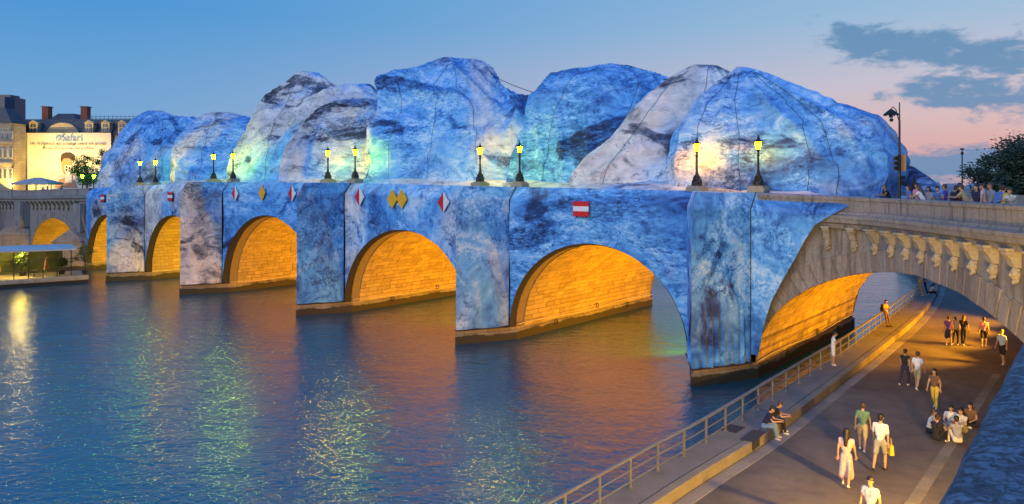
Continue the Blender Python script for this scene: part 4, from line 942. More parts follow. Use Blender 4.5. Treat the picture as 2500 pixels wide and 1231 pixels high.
lean_rail = dict(pel=V(0, 0, .90), T=nv(0, -.10, 1), head=nv(0, .18, 1), look=nv(.2, 1, -.25), th=[nv(-.06, .30, -1), nv(.06, .22, -1)], sh=[nv(0, .28, -1), nv(0, .20, -1)], ua=[nv(-.2, .25, -1), nv(.2, .25, -1)], fa=[nv(.5, .8, .25), nv(-.5, .8, .25)])
lean_wall = dict(pel=V(0, -.1, .90), T=nv(0, .45, 1), head=nv(0, .2, 1), ua=[nv(-.25, .7, -.7), nv(.25, .7, -.7)], fa=[nv(.35, .9, .05), nv(-.35, .9, .05)])
VA = math.atan2(-VX, VY)           # heading of someone walking downstream (local +y along v)
Q = lambda px, py, z=ZR: ray_z(px, py, z)
g1 = 'people on the quay'
person('person in white tee and white shorts bowed over a phone beside the railing', Q(2034, 892, ZW), VA - 1.2, stand_phone, 'white', 'white', legs='shorts', hair=('short', HAIRD), group=g1)
person('person with black backpack leaning back on the railing, tan trousers', Q(2163, 797, ZW), VA - 1.9, lean_rail, 'orange', 'brown', hair=('short', HAIRD), group=g1, shoe='black')  # orange lamplight on the shirt is put into its cloth colour
person('person in dark tee and pale jeans seated on the kerb looking at a phone', Q(1874, 1044, ZW) + vd * -.1 + ud * .1 - Vector((0, 0, ZW - ZR)), VA - 1.35, kerb_sit, 'navy', 'denim', shoe='cream', hair=('short', HAIRD), group=g1)
person('person in dark top and black trousers on the kerb, shoulder to the one in jeans', Q(1888, 1036, ZW) + vd * .12 + ud * .1 - Vector((0, 0, ZW - ZR)), VA - 1.15, kerb_sit, 'black', 'black', shoe='white', hair=('short', HAIRB), group=g1)
g2 = 'people walking on the quay road'
person('person with long dark hair in a blush dress walking away on the road', Q(2066, 1185), VA + .1, walk(.3, 1), 'blush', 'blush', legs='dress', hair=('long', HAIRD), sleeve=.25, group=g2, h=1.80)
person('tall person in loose white shirt and grey shorts walking away with a yellow bag', Q(2149, 1148), VA - .05, walk(.32, -1), 'white', 'grey', legs='shorts', shoe='black', hair=('short', HAIRD), sleeve=.8, group=g2, h=1.88)
person('person in green top and khaki shorts walking just ahead of the tall one', Q(2106, 1100), VA + .1, walk(.38, 1), 'green', 'khaki', legs='shorts', hair=('short', HAIRB), group=g2)
person('person in white tee and khaki shorts striding towards the arch', Q(2240, 951), VA - .2, walk(.38, 1), 'white', 'khaki', legs='shorts', hair=('cap', HAIRB), group=g2, h=1.76)
person('person in black with bare arms walking beside the one in khaki shorts', Q(2209, 941), VA - .2, walk(.34, -1), 'black', 'navy', legs='long', hair=('short', HAIRD), group=g2, sleeve=.3)
person('person in long yellow outfit with dark hair strolling on the road', Q(2282, 998), VA + 2.9, walk(.24, 1), 'brown', 'yellow', legs='long', hair=('long', HAIRD), sleeve=.3, group=g2, h=1.70)
person('person in white collar at the very near end of the quay road', ray_z(2126, 1318, ZR), VA + 3.0, walk(.25, 1), 'white', 'navy', hair=('short', HAIRD), group=g2, h=1.7)
person('person in purple top and dark skirt in the trio by the arch', Q(2316, 843), VA + .3, walk(.2, 1), 'purple', 'navy', legs='skirt', hair=('bun', HAIRB), group=g2)
person('person in grey shirt walking in the middle of the trio by the arch', Q(2333, 842), VA, walk(.2, -1), 'grey', 'black', hair=('short', HAIRD), group=g2, h=1.66)
person('person all in black with long hair in the trio by the arch', Q(2352, 843), VA - .2, walk(.2, 1), 'black', 'black', hair=('long', HAIRB), group=g2, h=1.76)
person('person in pink top and black shorts under the arch haunch', Q(2402, 846), VA + .2, walk(.28, -1), 'pink', 'black', legs='shorts', hair=('short', HAIRD), group=g2)
person('person in pale blue shirt with black shorts beyond the near parapet', Q(2447, 890), VA + 2.6, walk(.2, 1), 'sky', 'black', legs='shorts', hair=('short', HAIRD), group=g2, h=1.85)
g3 = 'friends seated in a circle on the road'
cG = Q(2318, 1068)
def circ(px, py, pose, *a, **kw):
    p = Q(px, py); d = cG - p; return person(kw.pop('label'), p, math.atan2(-d.x, d.y), pose, *a, group=g3, **kw)
circ(2268, 1058, cross_sit, 'white', 'black', label='seated friend in white tee and dark shorts with back to the river', hair=('short', HAIRB), legs='shorts')
circ(2285, 1082, knee_sit, 'black', 'black', label='seated friend in a black dress with brown hair tied up', hair=('bun', HAIRB), sleeve=.25)
circ(2322, 1046, cross_sit, 'white', 'cream', label='seated friend in white tee facing the river across the circle', hair=('bun', HAIRD))
circ(2352, 1062, knee_sit, 'cream', 'khaki', label='seated friend with curly dark hair and bare legs near the wall', hair=('long', HAIRD), legs='shorts')
circ(2372, 1040, cross_sit, 'brown', 'black', label='seated friend with long dark hair in brown top nearest the wall', hair=('long', HAIRD))
circ(2338, 1088, knee_sit, 'grey', 'cream', label='seated friend in grey top and pale trousers with knees raised', hair=('short', HAIRD))
# far group at the end of the railing
person('person in a yellow top standing at the bend of the railing', Q(2246, 722, ZW), VA - 1.7, lean_rail, 'yellow', 'khaki', hair=('short', HAIRD), group=g1)
person('person in dark jacket leaning at the bend of the railing', Q(2258, 719, ZW), VA - 1.3, lean_rail, 'navy', 'black', hair=('short', HAIRD), group=g1)
person('person in white shirt seated on the kerb at the railing bend', Q(2270, 716, ZW) - Vector((0, 0, ZW - ZR)), VA - 1.6, kerb_sit, 'white', 'black', hair=('long', HAIRD), group=g1)
# crowd behind the bridge parapet
def on_deck(px, back):
    best = min(FL, key=lambda p: abs(CX + F * p.x / p.y - px)); d = Vector((best.x, best.y, 0)).normalized(); q = Vector((best.x, best.y, 0)) + d * back
    return Vector(((px - CX) / F * q.y, q.y, 9.52))
crowd = [(2168, 1.3, 'black', 'short', 'in black leaning at the edge of the wrapping', 1), (2219, 1.4, 'blue', 'long', 'in a blue top beside the closed black parasol', 0), (2240, 1.5, 'pink', 'short', 'in pale pink with arm raised near the parasol', 0), (2251, 1.0, 'white', 'long', 'in white leaning over beside the one in pink', 1), (2268, 1.8, 'grey', 'long', 'in grey with long hair, half hidden', 0),
         (2292, 1.2, 'blue', 'bun', 'in blue shirt bent over the parapet', 1), (2308, 2.6, 'purple', 'short', 'in purple standing back from the parapet', 0), (2327, 1.2, 'black', 'short', 'in black tee with beard near the thin pole', 1), (2342, 2.0, 'red', 'long', 'with red scarf beside the bearded one', 0), (2357, 1.0, 'khaki', 'short', 'in tan shirt leaning right of the thin pole', 1),
         (2385, 1.2, 'navy', 'long', 'in navy with long dark hair facing away', 0), (2402, 1.4, 'blush', 'short', 'in blush top with elbow out', 0), (2420, 1.6, 'grey', 'bun', 'in grey between the pink and blue tops', 0), (2437, 1.1, 'blue', 'short', 'in blue polo looking along the parapet', 1), (2449, 1.5, 'yellow', 'bun', 'in bright yellow near the tree', 0), (2472, 1.2, 'cream', 'short', 'in cream shirt under the tree', 1)]
for i, (px, bk, tc_, hs, txt, ln) in enumerate(crowd):
    person('person %s' % txt, on_deck(px, bk), rng.choice([VA + 2.2, VA + 3.0, VA + 1.4, VA - .6, VA + 2.6]), lean_wall if ln else idle, tc_, 'navy', hair=(hs, HAIRD if i % 3 else HAIRB), group='crowd behind the bridge parapet', h=rng.uniform(1.62, 1.82), voxel=.026, skin=SKIN if i % 4 else SKIN2)
# things people carry
pk = Q(2163, 797, ZW); mb = MB(); c = pk + Vector((0, 0, 1.22)) + ud * .22; mb.box(c, (.30, .17, .44), (vd, ud, V(0, 0, 1)), taper=.82); mb.ball(c + V(0, 0, .17), (.13, .09, .10), 10, 6, ax=(vd, ud, V(0, 0, 1))); mb.box(c + ud * .1 - V(0, 0, .08), (.22, .06, .2), (vd, ud, V(0, 0, 1)), taper=.9)
tag(mb.build('backpack', C['black'], smooth=40, origin=c), 'black backpack worn by the person leaning on the railing', 'backpack')
yb = Q(2149, 1148); mb = MB(); c = yb + Vector((.33, 0, .72)); mb.box(c, (.14, .34, .34), taper=.8); mb.tube([c + V(0, -.12, .16), c + V(0, -.07, .38), c + V(0, .07, .38), c + V(0, .12, .16)], .012, 6)
tag(mb.build('shoulder_bag', C['yellow'], smooth=40, origin=c), 'yellow shoulder bag hanging beside the tall walker', 'bag')
# lit phone among the seated friends
mb = MB(); c = Q(2342, 1052) + V(0, 0, .5); mb.box(c, (.08, .012, .16)); tag(mb.build('phone', emis('phone_screen', (.2, .9, .5), 2.0), origin=c), 'small glowing green phone screen among the seated friends', 'phone')
# ================================================================== STREET FURNITURE ON THE NEAR BANK
def deck_pt(px, back, z=9.31): p = on_deck(px, back); return Vector((p.x, p.y, z))
pb = deck_pt(2196, 1.6); Yp = pb.y; pole = empty('street_pole', pb, 'tall dark street pole with hanging lamp and traffic signal beside the wrapping', 'street pole')
topz = CAMH - (250 - CY) / F * Yp
mb = MB(); mb.lathe([(.11, 9.31), (.11, 9.6), (.075, 9.75), (.075, 12.6), (.06, 12.7), (.05, 14.6), (.035, 14.7), (.028, topz)], (pb.x, pb.y, 0), 12); mb.build('shaft', M['iron'], pole, smooth=40)
mb = MB(); az_ = CAMH - (300 - CY) / F * Yp; hz_ = CAMH - (262 - CY) / F * Yp
mb.tube([pb * 1 + V(0, 0, az_ - 9.31), pb + V(-.18, 0, hz_ - 9.45), pb + V(-.34, 0, hz_ - 9.28), pb + V(-.46, 0, hz_ - 9.42)], .025, 6); mb.build('arm', M['iron'], pole)
mb = MB(); hc_ = pb + V(-.44, 0, hz_ - 9.31 - .3); mb.lathe([(.05, .2), (.16, .12), (.33, -.02), (.36, -.08), (.20, -.10), (.12, -.12)], hc_, 12)
mb.lathe([(.05, -.10), (.10, -.16), (.10, -.24)], hc_, 10); mb.ball(hc_ + V(.02, 0, -.36), .10, 10, 6)
for k in range(10): a = k * math.pi / 5; mb.ball(hc_ + V(.34 * math.cos(a), .34 * math.sin(a), -.10), (.05, .05, .045), 6, 4)
mb.build('hanging_lamp', M['iron'], pole, smooth=40)
sz = CAMH - (398 - CY) / F * Yp
mb = MB(); mb.box((pb.x + .2, pb.y, sz), (.12, .3, .85)); mb.build('signal_board', basic('amber_backboard', (.35, .22, .08), .5), pole)
mb = MB(); mb.box((pb.x - .06, pb.y - .05, sz), (.16, .18, .8))
for k in range(3): mb.tube([(pb.x - .12, pb.y, sz + .26 - .26 * k), (pb.x - .28, pb.y, sz + .25 - .26 * k)], [.09, .10], 8)
mb.build('traffic_signal', M['iron'], pole, smooth=40)
for dz_ in (-.78, -1.05): mb = MB(); mb.box((pb.x + .12, pb.y - .05, sz + dz_), (.2, .16, .22)); mb.build('control_box', M['iron'], pole)
p2 = at(2349, 470, 62); mb = MB(); tz = CAMH - (364 - CY) / F * 62; mb.lathe([(.09, 9.31), (.06, 10.5), (.045, tz - .3), (.045, tz)], (p2.x, p2.y, 0), 8); mb.box((p2.x, p2.y, tz), (.22, .22, .12)); mb.box((p2.x, p2.y, tz - .35), (.16, .16, .2))
tag(mb.build('camera_pole', M['iron'], smooth=40, origin=(p2.x, p2.y, 9.31)), 'thin dark pole with a small box on top behind the crowd', 'pole')
pp_ = deck_pt(2232, 3.0); mb = MB(); mb.lathe([(.03, 0), (.03, .9), (.16, .95), (.22, 1.25), (.15, 1.9), (.05, 2.3), (.02, 2.42)], pp_ - V(0, 0, .0), 10); tag(mb.build('closed_parasol', C['black'], smooth=50, origin=pp_), 'closed black parasol standing among the crowd', 'parasol')

# ---- foliage
def leaf_mat(name, c1, c2):
    m, nt, b = newmat(name); gi = nt.nodes.new('ShaderNodeNewGeometry'); oi = coord(nt); n = tex(nt, 'ShaderNodeTexNoise', oi, Scale=.6, Detail=3.0)
    c = ramp(nt, mnode(nt, 'ADD', mnode(nt, 'MULTIPLY', gi.outputs['Random Per Island'], .6), mnode(nt, 'MULTIPLY', n.outputs[0], .4)), [(.15, c1), (.85, c2)]); nt.links.new(c, b.inputs['Base Color']); b.inputs['Roughness'].default_value = .6
    b.inputs['Transmission Weight'].default_value = 0; return m
M['leafd'] = leaf_mat('leaf_dark', (.012, .028, .022), (.045, .085, .05)); M['leafg'] = leaf_mat('leaf_green', (.03, .07, .012), (.12, .20, .04)); M['bark'] = basic('bark', (.07, .05, .035), .9, .4, 8)
def tree(base, hgt, crown_r, nclump, nleaf, leaf, mat, label, seed, name='leafy_tree', squash=1.0, trunk_f=.32, group=None, cat='tree'):
    rd = random.Random(seed); root = empty(name, base, label, cat, group); base = Vector(base); mb = MB(); cc = base + V(0, 0, hgt - crown_r[2])
    tp = base + V(rd.uniform(-.1, .1) * hgt * .3, 0, hgt * trunk_f); r0 = hgt * .022
    mb.tube([base, base.lerp(tp, .5) + V(.05, 0, 0), tp, cc + V(0, 0, crown_r[2] * .3)], [r0 * 1.4, r0, r0 * .85, r0 * .3], 8); clumps = []
    for i in range(nclump):
        while True:
            d = V(rd.uniform(-1, 1), rd.uniform(-1, 1), rd.uniform(-1, 1))
            if .25 < d.length < 1: break
        q = cc + V(d.x * crown_r[0], d.y * crown_r[1], d.z * crown_r[2]) * rd.uniform(.8, 1.05); clumps.append((q, rd.uniform(.55, 1.15)))
        if i % 2 == 0: s_ = tp.lerp(cc, rd.uniform(0, .8)); mb.tube([s_, s_.lerp(q, .5) + V(0, 0, .1 * hgt * rd.uniform(-.3, .3)), q], [r0 * .45, r0 * .3, r0 * .08], 5)
    mb.build('trunk', M['bark'], root, smooth=60); lm = MB(); cs = min(crown_r) * .34
    for q, s_ in clumps:
        for _ in range(nleaf):
            d = V(rd.gauss(0, 1), rd.gauss(0, 1), rd.gauss(0, .8)); p = q + d * (cs * s_ * .5); a = nv(rd.uniform(-1, 1), rd.uniform(-1, 1), rd.uniform(-.6, .6)); b_2 = a.cross(nv(rd.uniform(-1, 1), rd.uniform(-1, 1), rd.uniform(-1, 1)))
            if b_2.length < .1: continue
            b_2.normalize(); L_ = leaf * rd.uniform(.7, 1.4); lm.add([p - a * L_, p + b_2 * (L_ * .45) + V(0, 0, .1 * L_), p + a * L_, p - b_2 * (L_ * .45)], [(0, 1, 2, 3)])
    lm.build('crown', mat, root); return root
tb = at(2505, 470, 74); tree((tb.x, tb.y, 9.28), 6.6, (5.4, 4.5, 3.2), 110, 200, .15, M['leafd'], 'dense dark evergreen tree beyond the crowd on the bank', 5, trunk_f=.2)
tb = at(2560, 470, 80); tree((tb.x, tb.y, 9.28), 7.6, (4.0, 4.0, 3.4), 60, 160, .18, M['leafd'], 'dark bank tree beyond the dense evergreen', 6, trunk_f=.2)
# far skyline slivers downstream: low tree line and roofs
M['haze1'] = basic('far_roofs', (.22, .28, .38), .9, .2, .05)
w = MB()
for i, (x0, x1, y0) in enumerate([(2262, 2284, 462), (2284, 2300, 455), (2300, 2322, 464), (2322, 2352, 458), (2352, 2380, 463), (2380, 2420, 456), (2420, 2520, 460)]):
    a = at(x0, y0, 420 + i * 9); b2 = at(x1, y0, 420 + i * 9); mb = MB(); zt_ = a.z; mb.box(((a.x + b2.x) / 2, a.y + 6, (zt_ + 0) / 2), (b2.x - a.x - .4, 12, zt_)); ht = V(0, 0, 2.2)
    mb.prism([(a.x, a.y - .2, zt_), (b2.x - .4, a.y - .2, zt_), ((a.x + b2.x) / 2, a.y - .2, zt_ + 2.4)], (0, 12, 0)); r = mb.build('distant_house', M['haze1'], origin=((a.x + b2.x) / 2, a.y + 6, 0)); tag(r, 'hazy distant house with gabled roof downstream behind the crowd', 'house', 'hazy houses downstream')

# ---- lanterns on the quay wall (they light the road and the flaring end of the bridge)
GLQ = emis('quay_lantern_glass', (1.0, .60, .12), 30)
for i, (u_, v_, z_, pw) in enumerate([(-18.2, -29, 5.6, 6500), (-18.2, -17.8, 5.0, 6800)]):
    r = empty('wall_lantern', B(u_, v_, z_), 'glazed wall lantern on the retaining wall %s' % ('above the seated friends' if i == 0 else 'where the bridge flare meets it'), 'lantern'); p = r.location
    mb = MB(); mb.tube([p - ud * .4, p - ud * .2 + V(0, 0, .25), p + V(0, 0, .25)], .025, 6); mb.lathe([(.2, .0), (.05, .2)], p, 6); mb.build('bracket', M['iron'], r)
    mb = MB(); mb.lathe([(.10, -.35), (.18, 0)], p, 6); mb.build('lantern_glass', GLQ, r)
    ld = bpy.data.lights.new('glow', 'POINT'); ld.energy = pw; ld.color = (1.0, .54, .06); ld.shadow_soft_size = .2; lo = bpy.data.objects.new('glow', ld); col.objects.link(lo); lo.parent = r; lo.location = ud * .35 + V(0, 0, -.3)

# ================================================================== FAR BANK ON THE LEFT
w = MB(); w.add([B(124, -120, 9.3), B(124, 400, 9.3), B(900, 400, 9.3), B(900, -120, 9.3)], [(3, 2, 1, 0)]); tag(w.build('far_bank_ground', M['asphalt']), kind='structure')
w = MB(); w.prism([B(124, -120, -1), B(124.8, -120, -1), B(124.8, 300, -1), B(124, 300, -1)], (0, 0, 11.2)); tag(w.build('far_quay_wall', M['wall']), 'long pale quay wall on the far bank', 'wall')
M['facade'] = stone_mat('ashlar_facade', (.42, .36, .26), (.56, .49, .36), blocks=(1.4, .6, 'x')); M['slate'] = basic('slate_roof', (.07, .075, .09), .6, .3, 2); M['brick'] = basic('red_brick_chimney', (.30, .085, .045), .85, .25, 3); M['pane'] = basic('window_pane', (.06, .07, .09), .15, .2, 2); M['framew'] = basic('white_frame', (.6, .56, .48), .6, .1, 4)
YB = 172.0
def bx(px, py): return at(px, py, YB)
bld = empty('banner_building', (bx(190, 452).x, YB + 6, 9.3), 'wide stone building with slate roof behind the big lit banner', 'building')
a, b2 = bx(20, 330), bx(345, 330); mb = MB(); mb.box(((a.x + b2.x) / 2, YB + 7, (a.z + 9.3) / 2), (b2.x - a.x, 12, a.z - 9.3)); mb.build('wall', M['facade'], bld)
zr0, zr1 = bx(0, 330).z, bx(0, 289).z; mb = MB(); x0, x1 = a.x - .3, b2.x + .3; prof = [(YB + .7, zr0), (YB + 2.6, zr1), (YB + 11.4, zr1), (YB + 13.3, zr0)]
mb.prism([(x0, y, z) for y, z in prof], (x1 - x0, 0, 0)); rf = mb.build('roof', M['slate'], bld)
pv = [bx(228 + 27 * 0, 289), bx(163, 289), bx(150, 273), bx(115, 273)]; mb = MB(); l, r_, tl, tr = bx(100, 289), bx(166, 289), bx(113, 273), bx(152, 273)
for q in (0,): mb.add([V(l.x, YB + 3, l.z), V(r_.x, YB + 3, r_.z), V(r_.x, YB + 10, r_.z), V(l.x, YB + 10, l.z), V(tl.x, YB + 4.5, tl.z), V(tr.x, YB + 4.5, tr.z), V(tr.x, YB + 8.5, tr.z), V(tl.x, YB + 8.5, tl.z)], [(0, 1, 5, 4), (1, 2, 6, 5), (2, 3, 7, 6), (3, 0, 4, 7), (4, 5, 6, 7)])
mb.build('roof_pavilion', M['slate'], bld)
for px in (82, 179):
    l, r_ = bx(px - 8, 262), bx(px + 8, 289); mb = MB(); mb.box(((l.x + r_.x) / 2, YB + 5, (l.z + r_.z) / 2 + .2), (r_.x - l.x, 1.6, l.z - r_.z + .8)); mb.box(((l.x + r_.x) / 2, YB + 5, l.z + .55), (r_.x - l.x + .3, 1.9, .22)); mb.build('chimney', M['brick'], bld)
for px, sc_ in ((42, 1), (80, 1), (216, 1), (256, 1), (297, 1), (328, 1)):
    c = bx(px, 312); mb = MB(); mb.box((c.x, YB + 1.0, c.z - .2), (1.9, 1.6, 2.6)); mb.prism([(c.x - 1.1, YB - .0, c.z + 1.1), (c.x + 1.1, YB - .0, c.z + 1.1), (c.x, YB - .0, c.z + 1.8)], (0, 2.2, 0)); dm = mb.build('dormer', M['facade'], bld)
    mb = MB(); mb.box((c.x, YB + .17, c.z - .2), (1.1, .06, 1.9)); mb.build('pane', M['pane'], dm)
    mb = MB(); mb.box((c.x, YB + .12, c.z - .2), (.08, .06, 1.9)); mb.box((c.x, YB + .115, c.z), (1.1, .05, .08)); mb.build('frame', M['framew'], dm)
c = bx(150, 322); mb = MB(); mb.prism([(c.x + 3.7 * math.cos(t), YB + .3, c.z - .7 + 2.8 * math.sin(t)) for t in np.linspace(0, math.pi, 16)], (0, 1.5, 0)); mb.build('pediment', M['facade'], bld)
mb = MB(); l, r_ = bx(196, 282), bx(330, 282)
for t in np.linspace(0, 1, 14): mb.tube([(l.x + (r_.x - l.x) * t, YB + 3, zr1), (l.x + (r_.x - l.x) * t, YB + 3, l.z + .3)], .05, 4)
for dz_ in (0, .5): mb.tube([(l.x, YB + 3, l.z - dz_), (r_.x, YB + 3, r_.z - dz_)], .05, 4)
mb.build('roof_railing', M['steel'], bld)
# facade windows that the banner leaves free
for px in (286, 312):
    for py in (352, 392, 430):
        c = bx(px, py); mb = MB(); mb.box((c.x, YB + .98, c.z), (1.2, .1, 2.2)); wn = mb.build('window', M['framew'], bld); mb = MB(); mb.box((c.x, YB + .94, c.z), (.95, .08, 1.95)); mb.build('pane', M['pane'], wn)
# the banner
def canvas():
    m, nt, b = newmat('banner_canvas'); n = tex(nt, 'ShaderNodeTexNoise', coord(nt), Scale=.35, Detail=5.0); c = ramp(nt, n.outputs[0], [(.3, (.60, .58, .52)), (.7, (.70, .68, .62))]); nt.links.new(c, b.inputs['Base Color']); b.inputs['Roughness'].default_value = .8; bump(nt, b, n.outputs[0], .3, .2); return m
M['canvas'] = canvas()
l, r_ = bx(64, 324), bx(272, 470); ban = empty('advertising_banner', ((l.x + r_.x) / 2, YB - .4, 9.4), 'huge pale lit advertising banner with printed slogan on the far building', 'banner')
mb = MB(); rows = []
for i in range(20):
    t = i / 19; rows.append([V(l.x + (r_.x - l.x) * s_, YB - .25 + .10 * math.sin(s_ * 7 + t * 3) * .5, l.z + (r_.z - l.z) * t) for s_ in np.linspace(0, 1, 30)])
mb.grid(rows); cv = mb.build('canvas', M['canvas'], ban, smooth=60)
mb = MB(); mb.box(((l.x + r_.x) / 2, YB - .25, l.z), (r_.x - l.x + .3, .14, .14)); mb.build('top_rail', M['iron'], ban)
INK = {'grey': basic('print_grey', (.13, .13, .13), .8, .05, 2), 'blue': basic('print_blue', (.16, .30, .62), .8, .1, 1), 'skin': basic('print_skin', (.46, .25, .14), .8, .15, .6), 'hair': basic('print_hair', (.05, .035, .02), .8, .25, 2), 'phone': basic('print_phone', (.62, .62, .60), .8, .05, 1), 'black': basic('print_black', (.015, .015, .018), .8, .05, 1)}
def text(body, px, py, size_px, ink, parent, name='lettering'):
    cu_ = bpy.data.curves.new('txt', 'FONT'); cu_.body = body; cu_.align_x = 'CENTER'; cu_.align_y = 'CENTER'; cu_.size = 1; cu_.extrude = .01; to = bpy.data.objects.new('txt', cu_); col.objects.link(to)
    dg = bpy.context.evaluated_depsgraph_get(); me = bpy.data.meshes.new_from_object(to.evaluated_get(dg)); bpy.data.objects.remove(to); xs = [v_.co.x for v_ in me.vertices]; wd = max(xs) - min(xs)
    s_ = size_px / F * YB / wd; c = bx(px, py); me.transform(Matrix.Rotation(math.pi / 2, 4, 'X')); me.transform(Matrix.Scale(s_, 4)); me.materials.clear(); me.materials.append(ink); me.name = name
    o = bpy.data.objects.new(name, me); col.objects.link(o); o.parent = parent; o.location = V(c.x, YB - .40, c.z) - parent.location; return o
text('Safari', 178, 338, 50, INK['blue'], ban); text('Un navigateur qui protège votre vie privée.', 169, 351.5, 186, INK['grey'], ban); text("Respect de la vie privée. C'est ça l'iPhone.", 171, 363, 122, INK['grey'], ban)
c = bx(145, 338); mb = MB(); mb.prism([V(c.x + .62 * math.cos(t), YB - .38, c.z + .62 * math.sin(t)) for t in np.linspace(0, 2 * math.pi, 25)[:-1]], (0, .03, 0)); mb.build('emblem', INK['blue'], ban)
mb = MB(); mb.prism([V(c.x - .38, YB - .40, c.z - .38), V(c.x + .12, YB - .40, c.z - .12), V(c.x + .38, YB - .40, c.z + .38), V(c.x - .12, YB - .40, c.z + .12)], (0, .02, 0)); mb.build('emblem_needle', INK['phone'], ban)
c = bx(108, 362); mb = MB(); mb.ball(c + V(0, -.4, 0), (.2, .03, .22), 10, 6); mb.ball(c + V(.08, -.4, .28), (.07, .03, .09), 6, 4); mb.build('emblem_mark', INK['grey'], ban)
def blob(pts, name, ink, o): 
    mb = MB(); mb.prism([V(bx(x, y).x, YB - .38 - o, bx(x, y).z) for x, y in pts], (0, .02, 0)); mb.build(name, ink, ban)
blob([(135, 458), (138, 446), (150, 438), (165, 432), (182, 440), (190, 458)], 'printed_shoulders', INK['skin'], 0)
blob([(153, 385), (172, 383), (177, 396), (175, 412), (170, 425), (160, 428), (154, 415), (151, 400)], 'printed_face', INK['skin'], .012)
blob([(151, 398), (150, 386), (153, 377), (162, 373), (174, 373), (183, 378), (186, 388), (180, 394), (172, 387), (158, 388), (153, 396)], 'printed_hair', INK['hair'], .024)
blob([(161, 404), (178, 404), (178, 446), (161, 446)], 'printed_phone', INK['phone'], .036)
for q, (x, y) in enumerate(((165, 408), (165, 415), (172, 411.5))): blob([(x + 2.6 * math.cos(t), y + 2.6 * math.sin(t)) for t in np.linspace(0, 2 * math.pi, 13)[:-1]], 'printed_lens', INK['black'], .048)
# floodlights that wash the banner and the dormers
for i, px in enumerate((75, 120, 165, 210, 258)):
    c = bx(px, 462); r = empty('banner_floodlight', V(c.x, YB - 7, 9.4), 'ground floodlight washing the lit banner and roof', 'floodlight', 'floodlights below the banner'); mb = MB(); mb.box(r.location + V(0, 0, .3), (.7, .4, .5)); mb.build('housing', M['hous'], r)
    ld = bpy.data.lights.new('flood', 'SPOT'); ld.energy = 7500; ld.color = (1, .62, .10); ld.spot_size = R(80); ld.spot_blend = .8; ld.shadow_soft_size = .3; lo = bpy.data.objects.new('flood_beam', ld); col.objects.link(lo); lo.parent = r; lo.location = V(0, .3, .7); lo.rotation_euler = (V(0, 7.0, 14.5)).to_track_quat('-Z', 'Y').to_euler()
# neighbouring facade at the far left and the dark tower behind
nb = empty('corner_building', at(0, 452, 166), 'tall ornate stone corner building lit from below at the far left', 'building'); a, b2 = at(-80, 300, 166), at(63, 300, 171); b2 = V(b2.x, 166, a.z)
mb = MB(); mb.box(((a.x + b2.x) / 2, 168.5, (a.z + 9.3) / 2), (b2.x - a.x, 5, a.z - 9.3)); mb.build('wall', M['facade'], nb)
mb = MB(); z_ = a.z; mb.add([(a.x, 165.7, z_), (b2.x + .3, 165.7, z_), (b2.x + .3, 171.3, z_), (a.x, 171.3, z_), (a.x + 2, 167, z_ + 3.4), (b2.x - 2, 167, z_ + 3.4), (b2.x - 2, 170, z_ + 3.4), (a.x + 2, 170, z_ + 3.4)], [(0, 1, 5, 4), (1, 2, 6, 5), (2, 3, 7, 6), (3, 0, 4, 7), (4, 5, 6, 7)]); mb.build('roof', M['slate'], nb)
for zz in (20.6, 16.0): mb = MB(); mb.box(((a.x + b2.x) / 2, 165.8, zz), (b2.x - a.x + .4, .7, .45)); mb.build('string_course', M['facade'], nb)
for px in (2, 14, 27):
    for py, hh in ((330, 1.5), (375, 2.2), (425, 2.4)):
        c = at(px, py, 166); mb = MB(); mb.box((c.x, 165.95, c.z), (.85, .2, hh)); wn = mb.build('window', M['framew'], nb); mb = MB(); mb.box((c.x, 165.85, c.z), (.62, .12, hh - .3)); mb.build('pane', M['pane'], wn)
r = empty('facade_floodlight', V(at(20, 452, 162).x, 162, 9.4), 'ground floodlight at the foot of the corner building', 'floodlight'); mb = MB(); mb.box(r.location + V(0, 0, .3), (.6, .4, .5)); mb.build('housing', M['hous'], r)
ld = bpy.data.lights.new('flood', 'SPOT'); ld.energy = 9000; ld.color = (1, .62, .12); ld.spot_size = R(110); lo = bpy.data.objects.new('flood_beam', ld); col.objects.link(lo); lo.parent = r; lo.location = V(0, .3, .7); lo.rotation_euler = V(0, 4, 5).to_track_quat('-Z', 'Y').to_euler()
def glass_tower():
    m, nt, b = newmat('dark_tower_glass'); v = coord(nt, scale=(.5, .5, .28)); bk = nt.nodes.new('ShaderNodeTexBrick'); nt.links.new(v, bk.inputs['Vector']); bk.offset = 0; bk.inputs['Color1'].default_value = (.03, .045, .10, 1); bk.inputs['Color2'].default_value = (.045, .06, .13, 1); bk.inputs['Mortar'].default_value = (.02, .03, .06, 1); nt.links.new(bk.outputs[0], b.inputs['Base Color']); b.inputs['Roughness'].default_value = .3; return m
a, b2 = at(-40, 238, 900), at(36, 240, 900); mb = MB(); cx_, hw = (a.x + b2.x) / 2, (b2.x - a.x) / 2
mb.prism([(cx_ - hw, 900, 5), (cx_ - hw * .6, 893, 5), (cx_ + hw * .6, 893, 5), (cx_ + hw, 900, 5), (cx_ + hw, 920, 5), (cx_ - hw, 920, 5)], (0, 0, a.z - 5)); mb.prism([(cx_ - hw * .8, 898, a.z), (cx_ + hw * .8, 898, a.z), (cx_ + hw * .8, 915, a.z), (cx_ - hw * .8, 915, a.z)], (0, 0, 3))
tag(mb.build('dark_tower', glass_tower(), origin=(cx_, 905, 5)), 'dark glass high-rise tower far behind the left buildings', 'tower')
